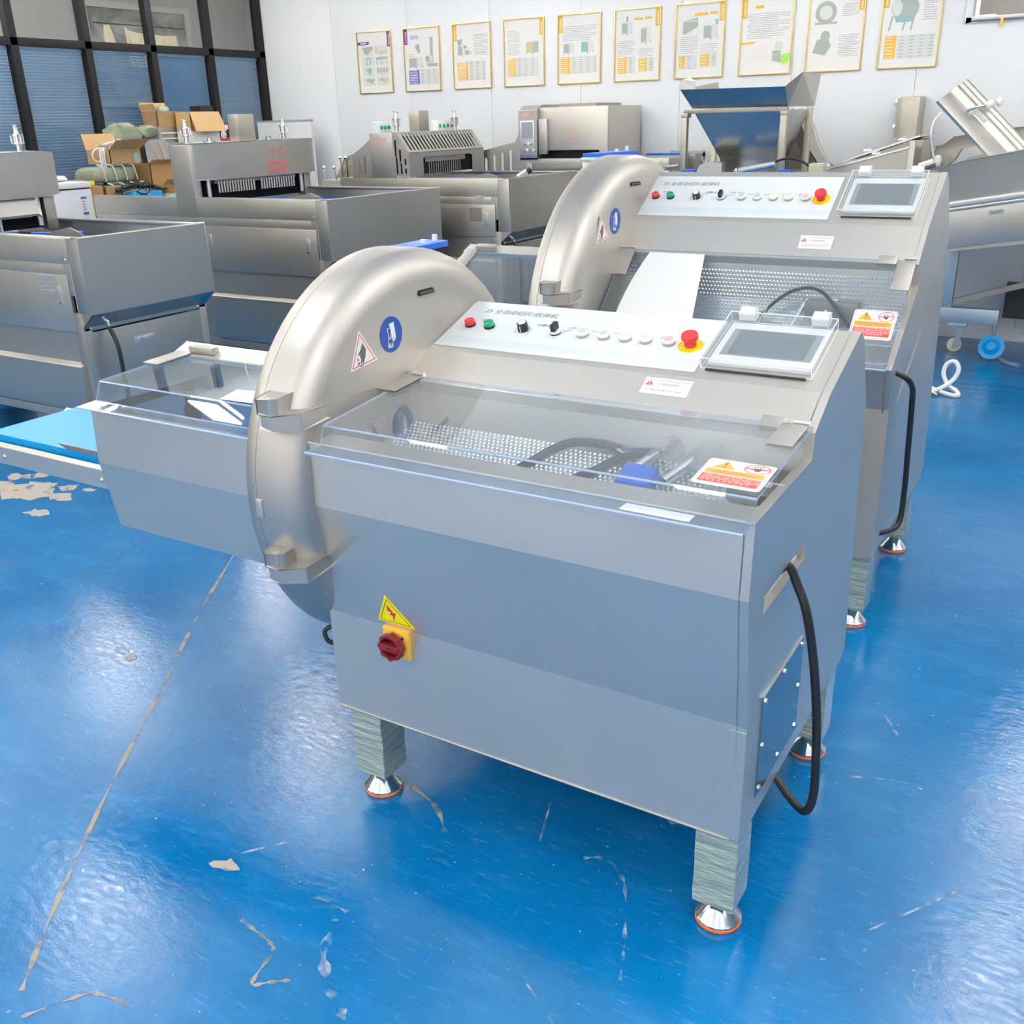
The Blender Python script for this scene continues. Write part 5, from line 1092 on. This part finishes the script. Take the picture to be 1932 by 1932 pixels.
def q10(s):
    s.tab('l', GO); s.m = ST; s.add([(.38 + .24 * cos(2 * pi * i / 18), 1 - .27 + .15 * sin(2 * pi * i / 18), .0004) for i in range(18)], [list(range(18))]); s.m = PA_; s.add([(.24 + .09 * cos(2 * pi * i / 14), 1 - .26 + .10 * sin(2 * pi * i / 14), .0006) for i in range(14)], [list(range(14))]); s.p(TE, .0006, (.20, .36), (.56, .38), (.52, .44), (.24, .44))
    for x in (.16, .40, .54): s.p(ST, .0005, (x, .36), (x + .03, .36), (x - .02, .54), (x - .05, .54))
    s.lines(.70, .95, .17, .42, 10); s.table(.08, .60, .28, .94, .89, 7, GO)
PL = ['leftmost gold-framed poster, a grid of eight small pictures under a purple banner', 'gold-framed poster with purple tab and violet table block, second from the left', 'gold-framed poster, small hopper picture beside text over gold table, third from the left', 'gold-framed poster with two text blocks left of one tank picture', 'gold-framed poster with two small cabinet pictures under wide text lines', 'gold-framed poster with two tall machine pictures and two small gold tables', 'gold-framed poster with a frame-like conveyor picture, above the big hopper left side', 'gold-framed poster with long text and a bright green crate at lower right', 'gold-framed poster with a round bowl picture above a second machine picture', 'rightmost gold-framed poster, a tilted drum picture above a gold table']
for x, q, lb in zip(PX, (q1, q2, q3, q4, q5, q6, q7, q8, q9, q10), PL):
    t = thing('framed_poster', lb, 'poster', (x + PW / 2, WY - .01, PZ), 'gold-framed product posters in a row on the wall')
    T = frame((x, WY - .001, PZ), (1, 0, 0), (0, 0, 1)); b = .009
    m = M(T); m.plate([(0, 0), (PW, 0), (PW, PH), (0, PH)], [[(b, b), (b, PH - b), (PW - b, PH - b), (PW - b, b)]], .016); m.build('frame', 'gold', t, bevel=.0015)
    m = M(T); m.box(b * .8, PW - b * .8, b * .8, PH - b * .8, .001, .006); m.build('sheet', 'paper', t)
    S = Matrix.Diagonal((PW - 2 * b, PH - 2 * b, 1, 1)); s = Pr(T @ Matrix.Translation((b, b, .0064)) @ S); q(s); s.build('print', PM, t, smooth=0)
world()
# ------------------------------------------------------------------ heap of boxes and bundles by the partition
t = thing('storage_bench', 'low grey bench along the glass partition carrying the heap of boxes', 'bench', (-7.1, 4.6, 0))
m = M(); m.box(-7.69, -6.40, 3.62, 5.75, .97, 1.0); m.build('bench_top', 'steel_dark', t)
for x in (-7.66, -6.5):
    for y in (3.66, 5.66): m = M(); m.box(x, x + .05, y, y + .05, 0, .97); m.build('leg', 'steel_dark', t)
world()
t = thing('chest_freezer', 'white chest freezer with a blue energy label, at the left of the heap', 'freezer', (-6.9, 3.40, 0))
m = M(); m.box(-7.2, -6.6, 3.10, 3.595, .02, 1.29); m.build('cabinet', 'white_paint', t, bevel=.012)
m = M(); m.box(-7.2, -6.59, 3.09, 3.60, 1.30, 1.345); m.build('lid', 'white_paint', t, bevel=.012)
m = M(); m.box(-6.6, -6.597, 3.485, 3.535, 1.10, 1.235); lb = m.build('energy_label', 'paper', t)
m = M(); m.box(-6.5972, -6.5965, 3.485, 3.535, 1.218, 1.235); m.box(-6.5972, -6.5965, 3.485, 3.535, 1.10, 1.118); [m.box(-6.5972, -6.5965, 3.495, 3.52 - .006 * (i % 2), 1.135 + .02 * i, 1.142 + .02 * i) for i in range(4)]; m.build('label_print', 'label_blue', lb)
m = M(); m.box(-6.62, -6.585, 3.603, 3.628, 1.31, 1.345); m.build('lid_corner', 'yellow', t, bevel=.004)
world()
def crumple(name, label, cat, mt, c, d, seed, amp=.22, kids=None, n=(14, 9), sq=3.2):
    """soft bundle: a rounded box with folds, resting on its base"""
    rd = random.Random(seed); m = M(); vs = []; fs = []; nu, nv = n; ph = [rd.uniform(0, 6.3) for _ in range(6)]
    for j in range(nv + 1):
        b = -pi / 2 + pi * j / nv
        for i in range(nu):
            a = 2 * pi * i / nu
            f = lambda v: math.copysign(abs(v) ** (2 / sq), v)
            k = 1 + amp * (.5 * sin(3 * a + ph[0] + 2 * b) + .3 * sin(7 * a + ph[1] - 3 * b) + .35 * rd.uniform(-1, 1)) * cos(b)
            vs.append((c[0] + d[0] / 2 * f(cos(a)) * f(cos(b)) * k, c[1] + d[1] / 2 * f(sin(a)) * f(cos(b)) * k, c[2] + d[2] / 2 + d[2] / 2 * f(sin(b)) * (1 + amp * .3 * rd.uniform(-1, 1))))
    for j in range(nv):
        for i in range(nu): fs.append((j * nu + i, j * nu + (i + 1) % nu, (j + 1) * nu + (i + 1) % nu, (j + 1) * nu + i))
    m.add(vs, fs); zmin = min(p.z for p in m.v); m.v = [p - Vector((0, 0, zmin - c[2])) for p in m.v]
    t = thing(name, label, cat, c); m.build('wrap', mt, t, smooth=50)
    if kids: kids(t)
    world(); return t
def carton(label, c, d, mt='carton', flaps=(), rz=0, name='cardboard_box', extra=None):
    """open carton; c = base centre, d = size; flaps: (side, length, lean)"""
    t = thing(name, label, 'box', c); x, y, z = c; w = .006; a, b, h = d[0] / 2, d[1] / 2, d[2]
    m = M(Matrix.Translation(c) @ Matrix.Rotation(rz, 4, 'Z'))
    m.box(-a, a, -b, b, 0, w); m.box(-a, -a + w, -b, b, w, h); m.box(a - w, a, -b, b, w, h); m.box(-a, a, -b, -b + w, w, h); m.box(-a, a, b - w, b, w, h); m.build('carton', mt, t)
    for side, l, ln in flaps:
        m = M(Matrix.Translation(c) @ Matrix.Rotation(rz, 4, 'Z')); dx, dz = l * sin(ln), l * cos(ln)
        if side == 'f': m.add([(a, -b, h), (a, b, h), (a + dx, b + .012, h + dz), (a + dx, -b - .012, h + dz), (a - w, -b, h), (a - w, b, h), (a + dx - w, b + .012, h + dz), (a + dx - w, -b - .012, h + dz)], [(0, 1, 2, 3), (7, 6, 5, 4), (2, 6, 7, 3), (0, 3, 7, 4), (1, 5, 6, 2)])
        elif side == 'b': m.add([(-a, -b, h), (-a, b, h), (-a - dx, b, h + dz), (-a - dx, -b, h + dz), (-a + w, -b, h), (-a + w, b, h), (-a - dx + w, b, h + dz), (-a - dx + w, -b, h + dz)], [(3, 2, 1, 0), (4, 5, 6, 7), (2, 3, 7, 6), (0, 4, 7, 3), (1, 2, 6, 5)])
        else: m.add([(-a, -b, h), (a, -b, h), (a, -b - dx, h + dz), (-a, -b - dx, h + dz), (-a, -b + w, h), (a, -b + w, h), (a, -b - dx + w, h + dz), (-a, -b - dx + w, h + dz)], [(0, 1, 2, 3), (7, 6, 5, 4), (2, 6, 7, 3)])
        m.build('flap', 'carton_light', t)
    if extra: extra(t)
    world(); return t
crumple('paper_wad', 'crumpled pale paper on top of the white chest freezer', 'paper', 'poster_pale', (-6.85, 3.45, 1.345), (.20, .17, .045), 3)
carton('crushed brown carton standing on the bench between freezer and bundles', (-6.78, 3.70, 1.0), (.20, .14, .30), 'carton', (('s', .06, .5),))
carton('narrow taped carton standing right of the crushed brown one', (-6.735, 3.885, 1.0), (.06, .17, .285), 'carton_taped')
crumple('carton_scrap', 'flattened tan cardboard scrap at the front edge of the bench', 'cardboard', 'carton_light', (-6.60, 3.75, 1.0), (.15, .28, .09), 5, .12, sq=5)
crumple('paper_wad', 'crumpled white paper at the front of the bench, left of the sky-blue box', 'paper', 'paper', (-6.455, 3.85, 1.0), (.09, .20, .08), 6)
def straps(y0, y1, x, z0, z1, n, sl):
    def f(t):
        for i in range(n):
            y = y0 + (y1 - y0) * (i + .5) / n; m = M(); m.tube([(x - .03, y - sl, z1 + .006), (x + .012, y - sl * .3, z1 - .01), (x + .015, y + sl * .4, (z0 + z1) / 2), (x + .012, y + sl, z0 + .01)], .006, 6, 3); m.build('strap', 'strap', t)
    return f
crumple('olive_bundle', 'lower olive cloth bundle tied with pale straps, behind the sky-blue box', 'bundle', 'olive_cloth', (-6.95, 4.10, 1.13), (.33, .46, .155), 11, .10, straps(3.88, 4.32, -6.775, 1.13, 1.30, 4, .02), sq=4)
crumple('olive_bundle', 'upper olive cloth bundle tied with pale straps, directly under the cable carton', 'bundle', 'olive_cloth', (-7.03, 4.09, 1.305), (.33, .43, .125), 12, .08, straps(3.88, 4.30, -6.875, 1.31, 1.445, 4, .02), sq=5)
crumple('support_sack', 'dark grey sack lying beneath the two olive bundles', 'sack', 'bag_grey', (-6.98, 4.12, 1.0), (.36, .42, .115), 13, .08, sq=4)
def cables(t):
    for k in range(4):
        m = M(); m.tube([(-7.02, 4.10 + .04 * k, 1.555), (-6.98, 4.06 + .05 * k, 1.60 + .012 * k), (-7.0, 4.16 + .05 * k, 1.61), (-7.06, 4.26 + .02 * k, 1.58), (-7.1, 4.2, 1.56)], .008, 6, 5); m.build('white_cord', 'cord_white', t)
    for k in range(3):
        m = M(); m.tube([(-7.0, 4.08, 1.60), (-6.93, 3.985 + .02 * k, 1.56), (-6.915, 3.97 + .02 * k, 1.46), (-6.91, 3.98 + .024 * k, 1.36 - .02 * k), (-6.915, 4.00 + .02 * k, 1.32)], .007, 6, 5); m.build('white_cord', 'cord_white', t)
    m = M(); m.tube([(-6.94, 4.02, 1.57), (-6.92, 3.95, 1.575), (-6.915, 3.90, 1.54), (-6.915, 3.91, 1.49), (-6.92, 3.97, 1.475), (-6.93, 4.01, 1.50)], .006, 6, 5); m.build('white_cord', 'cord_white', t)
    m = M(); m.box(-6.965, -6.945, 4.0, 4.18, 1.585, 1.605); m.build('grey_plug_strip', 'ink_grey', t, bevel=.004)
    m = M(); m.box(-6.869, -6.866, 4.27, 4.32, 1.45, 1.53); m.build('blue_tape', 'poster_teal', t)
carton('open carton spilling white cables, on the upper olive bundle', (-7.02, 4.19, 1.452), (.30, .32, .113), 'carton_taped', (('f', .15, 1.05), ('b', .13, .25)), extra=cables)
carton('open brown carton with a torn flap under the grey shopping bag', (-7.05, 4.59, 1.26), (.30, .29, .18), 'carton', (('f', .08, 1.2),))
carton('wide brown carton on the bench beneath the torn-flap carton', (-7.05, 4.62, 1.0), (.40, .34, .255), 'carton')
t = thing('shopping_bag', 'grey paper shopping bag with tan rope handles on the torn-flap carton', 'bag', (-7.1, 4.66, 1.445))
m = M(); loft(m, [(-7.17, 4.53, 1.445), (-7.02, 4.53, 1.445), (-7.02, 4.80, 1.445), (-7.17, 4.80, 1.445)], [(-7.18, 4.555, 1.63), (-7.06, 4.555, 1.63), (-7.06, 4.80, 1.63), (-7.18, 4.80, 1.63)]); m.box(-7.17, -7.02, 4.53, 4.80, 1.443, 1.446); m.build('bag_body', 'bag_grey', t, smooth=0)
m = M(); m.add([(-7.17, 4.525, 1.447), (-7.015, 4.525, 1.447), (-7.055, 4.55, 1.628), (-7.18, 4.55, 1.628)], [(0, 1, 2, 3)]); m.build('bag_gusset', 'black', t, smooth=0)
m = M(); m.tube([(-7.055, 4.61, 1.615), (-7.02, 4.62, 1.56), (-7.0, 4.65, 1.47), (-6.995, 4.69, 1.45), (-7.0, 4.715, 1.48), (-7.03, 4.715, 1.56), (-7.055, 4.71, 1.615)], .005, 6, 5); m.build('rope_handle', 'rope', t)
world()
crumple('green_sack', 'crumpled dark green sack slumped behind the cable carton and shopping bag', 'sack', 'olive_cloth', (-7.28, 4.52, 1.60), (.20, .24, .16), 21, .45)
crumple('green_sack', 'smaller green sack with a pink lining beside the slumped one', 'sack', 'olive_cloth', (-7.22, 4.72, 1.635), (.16, .14, .105), 22, .45)
crumple('sack_roll', 'rolled grey sacking packed upright behind the shopping bag', 'sack', 'bag_grey', (-7.37, 4.60, 1.0), (.18, .42, .60), 23, .06, sq=6)
def bluebox(t):
    T = frame((-6.548, 3.99, 1.03), (0, 1, 0), (0, 0, 1)); m = M(T); m.m = 0
    m.poly([(.045, .085), (.085, .12), (.115, .165), (.14, .125), (.205, .085), (.16, .068), (.09, .068)]); m.m = 1; m.text('Saint Anna', .034, .125, .092, 'CENTER', c=.0006); m.m = 0; m.poly([(.112, .172), (.120, .185), (.114, .195), (.106, .184)]); m.build('box_print', ['paper', 'ink'], t, smooth=0)
t = thing('sky_blue_box', 'sky-blue printed box with a white mountain emblem at the front of the heap', 'box', (-6.62, 4.10, 1.0))
m = M(); m.box(-6.68, -6.55, 3.97, 4.245, 1.0, 1.235); m.build('carton', 'sky_box', t, bevel=.003); bluebox(t); world()
t = thing('black_cable_coil', 'coil of black cables heaped on top of the sky-blue box', 'cable', (-6.64, 4.10, 1.235))
rd = random.Random(31)
for k in range(9):
    P = [(-6.66 + rd.uniform(-.03, .06), 3.90 + .36 * (i / 5) + rd.uniform(-.02, .02), 1.246 + .045 * sin(pi * i / 5) * rd.uniform(.3, 1) + .003 * k) for i in range(6)]
    m = M(); m.tube(P, .009, 6, 4); m.build('cable_strand', 'cable', t)
m = M(); m.tube([(-6.60, 4.05, 1.25), (-6.57, 4.08, 1.30), (-6.56, 4.12, 1.305), (-6.57, 4.15, 1.26), (-6.545, 4.08, 1.22), (-6.54, 4.02, 1.225), (-6.56, 3.99, 1.25)], .006, 6, 5); m.build('cable_loop', 'cable', t)
world()
t = thing('label_board', 'white board with three blue squares beside the sky-blue box', 'board', (-6.62, 4.30, 1.0))
m = M(); m.box(-6.64, -6.63, 4.262, 4.325, 1.0, 1.175); m.build('board', 'paper', t)
m = M(); [m.box(-6.6295, -6.629, 4.285, 4.310, 1.055 + .034 * i, 1.078 + .034 * i) for i in range(3)]; m.build('blue_square', 'label_blue', t)
world()
carton('small carton with one raised flap at the right of the heap', (-6.95, 4.63, 1.0), (.20, .25, .235), 'carton', (('f', .08, .9),)) if 0 else None
crumple('clear_bag', 'pale clear plastic bag stuffed beside the sky-blue box, right end of the heap', 'bag', 'film_grey', (-6.74, 4.47, 1.0), (.17, .16, .20), 41, .2)
carton('small brown carton with a raised flap above the pale plastic bag', (-6.76, 4.48, 1.245), (.15, .18, .03), 'carton', (('f', .07, 1.0),))
t = thing('blue_sheet', 'light blue plastic sheet lying at the front right of the bench', 'sheet', (-6.45, 4.20, 1.0)); m = M(); m.box(-6.50, -6.41, 4.03, 4.45, 1.0, 1.03); m.build('sheet', 'acrylic_edge', t, bevel=.004); world()
crumple('olive_sack', 'small olive sack lying right of the label board', 'sack', 'olive_cloth', (-6.57, 4.52, 1.0), (.12, .13, .06), 44, .3)
# right hand stack
t = thing('wrapped_crate', 'dark crate wrapped in glossy grey film under the taped carton', 'crate', (-7.56, 5.22, 1.0)); m = M(); m.box(-7.67, -7.45, 5.06, 5.38, 1.0, 1.735); m.build('crate', 'steel_dark', t, bevel=.01)
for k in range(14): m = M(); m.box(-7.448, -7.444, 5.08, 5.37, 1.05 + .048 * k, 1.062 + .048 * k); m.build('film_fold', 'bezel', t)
world()
def wl(t):
    m = M(); m.box(-7.4545, -7.452, 5.30, 5.345, 1.775, 1.855); m.build('white_label', 'paper', t)
carton('brown taped carton with a white label on the film-wrapped crate', (-7.56, 5.22, 1.735), (.21, .30, .135), 'carton_taped', (('b', .08, .2), ('s', .07, .4)), extra=wl)
crumple('green_cloth', 'small dark green cloth poking out of the taped carton', 'cloth', 'olive_cloth', (-7.56, 5.22, 1.742), (.14, .16, .17), 51, .3)
t = thing('grey_carton', 'grey carton beneath the big tan flap, right of the wrapped crate', 'box', (-7.32, 5.42, 1.0)); m = M(); m.box(-7.43, -7.22, 5.26, 5.60, 1.0, 1.69); m.build('carton', 'poster_pale', t, bevel=.004); world()
carton('large open carton with a big tan flap hanging over the grey one', (-7.325, 5.44, 1.69), (.21, .36, .17), 'carton_light', (('f', .19, 2.75),))
t = thing('black_pouch', 'black pouch on top of the big tan-flap carton', 'pouch', (-7.33, 5.52, 1.696)); m = M(); m.box(-7.41, -7.26, 5.43, 5.60, 1.697, 1.915); m.build('pouch', 'black', t, bevel=.015); world()
t = thing('picture_book', 'dark picture book propped against the blue blinds behind the right stack', 'book', (-7.55, 5.99, 1.0)); m = M(); m.box(-7.60, -7.57, 5.90, 6.06, 1.0, 1.745); m.build('book', 'black', t); m = M(); m.box(-7.5695, -7.568, 5.90, 6.06, 1.585, 1.62); m.build('red_band', 'red', t); m = M(); m.box(-7.5695, -7.568, 5.97, 6.05, 1.70, 1.74); m.build('white_band', 'paper', t)
m = M(); m.lathe((-7.5695, 5.98, 1.645), (1, 0, 0), [(.04, 0), (.03, .006), (0, .008)], 14); m.build('round_picture', 'poster_pale', t); world()
t = thing('book_stand', 'narrow dark stand below the picture book', 'stand', (-7.58, 5.98, 0)); m = M(); m.box(-7.68, -7.5, 5.86, 6.10, 0, 1.0); m.build('stand', 'steel_dark', t); world()
t = thing('whiteboard', 'white board with dark top rail leaning near the wall behind the middle injector', 'board', (-7.3, 6.65, 0))
m = M(); m.box(-7.70, -6.94, 6.60, 6.63, .6, 1.755); m.build('board', 'white_paint', t); m = M(); m.box(-7.71, -6.93, 6.595, 6.635, 1.755, 1.772); m.build('top_rail', 'ink_grey', t)
for x in (-7.6, -7.05): m = M(); m.box(x - .02, x + .02, 6.60, 6.64, 0, .6); m.build('leg', 'ink_grey', t)
world()
# tray machine glimpsed between the middle and far injectors
t = thing('tilted_tray_machine', 'small machine with a tilted steel tray and levers between the middle and far injectors', 'machine', (-5.3, 5.6, 0))
y = 5.35
m = M(); m.box(-5.75, -5.24, y, y + .6, .3, 1.255); m.build('body', 'steel', t, bevel=.006)
m = M(); m.prism([(-5.62, 1.27), (-5.50, 1.44), (-5.26, 1.50), (-5.25, 1.47), (-5.40, 1.29)], 'y', y + .05, y + .40); m.build('tray', 'steel_warm', t, bevel=.004)
m = M(); m.prism([(-5.60, 1.285), (-5.495, 1.43), (-5.28, 1.485), (-5.30, 1.45)], 'y', y + .045, y + .052); m.build('tray_inside', 'taupe', t)
for x in (-5.72, -5.60, -5.52, -5.46):
    m = M(); m.cyl((x, y + .03, 1.25), (x - .015, y + .03, 1.36 if x < -5.55 else 1.44), .008, 8); m.lathe((x - .015, y + .03, 1.36 if x < -5.55 else 1.44), (0, 0, 1), [(.012, -.01), (.018, 0), (.012, .014), (0, .016)], 10); m.build('clamp_lever', 'chrome', t)
for x in (-5.7, -5.3):
    for yy in (y + .05, y + .55): m = M(); m.box(x - .025, x + .025, yy - .025, yy + .025, 0, .31); m.build('leg', 'steel_dark', t)
world()
# lamp reflection laid as a white patch on the front slicer's outfeed lid
m = M(); P = [(-1.375, -.002, 1.0805), (-1.392, .075, 1.0846), (-1.30, .088, 1.0853), (-1.262, .006, 1.0809)]; m.add(P + [(x, y, z + .0006) for x, y, z in P], [(3, 2, 1, 0), (4, 5, 6, 7), (0, 1, 5, 4), (1, 2, 6, 5), (2, 3, 7, 6), (3, 0, 4, 7)]); single(m, 'white_sheet', 'paper', 'small white patch for a lamp reflection on the clear outfeed lid of the front slicer, beside its blade guard', 'paper', (-1.5, .1, 1.085))
# floor marks
ribbon([(-2.711, 1.236), (-2.297, .576), (-1.957, .087), (-1.671, -.336), (-1.414, -.682), (-1.27, -.859)], .016, 'scuff_tan')
ribbon([(-1.007, -.478), (-.956, -.486), (-.897, -.496), (-.873, -.517), (-.853, -.597), (-.82, -.575), (-.784, -.549)], .012, 'scuff_tan')
ribbon([(-1.209, -.9), (-1.166, -.831), (-1.125, -.784), (-1.027, -.766)], .012, 'scuff_tan')
ribbon([(-.813, -.368), (-.772, -.46), (-.691, -.527), (-.619, -.569)], .030, 'scuff_pale')
ribbon([(-.41, .089), (-.365, .115), (-.30, .08), (-.259, .013), (-.21, -.1), (-.173, -.199)], .012, 'scuff_pale')
for p, w, k in (([(-.587, .246), (-.526, .067)], .007, 'scuff_pale'), ([(-.912, -.339), (-.86, -.335), (-.806, -.339)], .014, 'scuff_pale'), ([(-.966, .111), (-.849, .074), (-.764, .001)], .018, 'scuff_tan'), ([(.066, 1.15), (.159, .993)], .010, 'scuff_pale'), ([(-1.17, -.318), (-1.081, -.212)], .010, 'scuff_pale'), ([(.077, .735), (.207, .781), (.263, .773)], .010, 'scuff_pale'), ([(-2.0, 1.0), (-1.5, .9)], .008, 'scuff_pale'), ([(.25, .2), (.42, .45)], .008, 'scuff_pale'), ([(-.35, -.3), (-.1, -.45)], .008, 'scuff_pale'), ([(.9, 1.6), (.5, 1.2)], .010, 'scuff_pale')):
    ribbon(p, w, k, 4)
for i, (x, y, r) in enumerate([(-4.113, 1.092, .10), (-4.368, 1.187, .05), (-4.20, 1.03, .09), (-4.098, 1.19, .03), (-3.972, 1.209, .04), (-3.849, 1.228, .025), (-3.884, 1.10, .045), (-3.795, .905, .05), (-4.289, 1.275, .05), (-4.33, 1.07, .06), (-4.05, 1.05, .05), (-1.17, -.372, .022), (-2.241, .201, .02)]): chip(x, y, r, i)
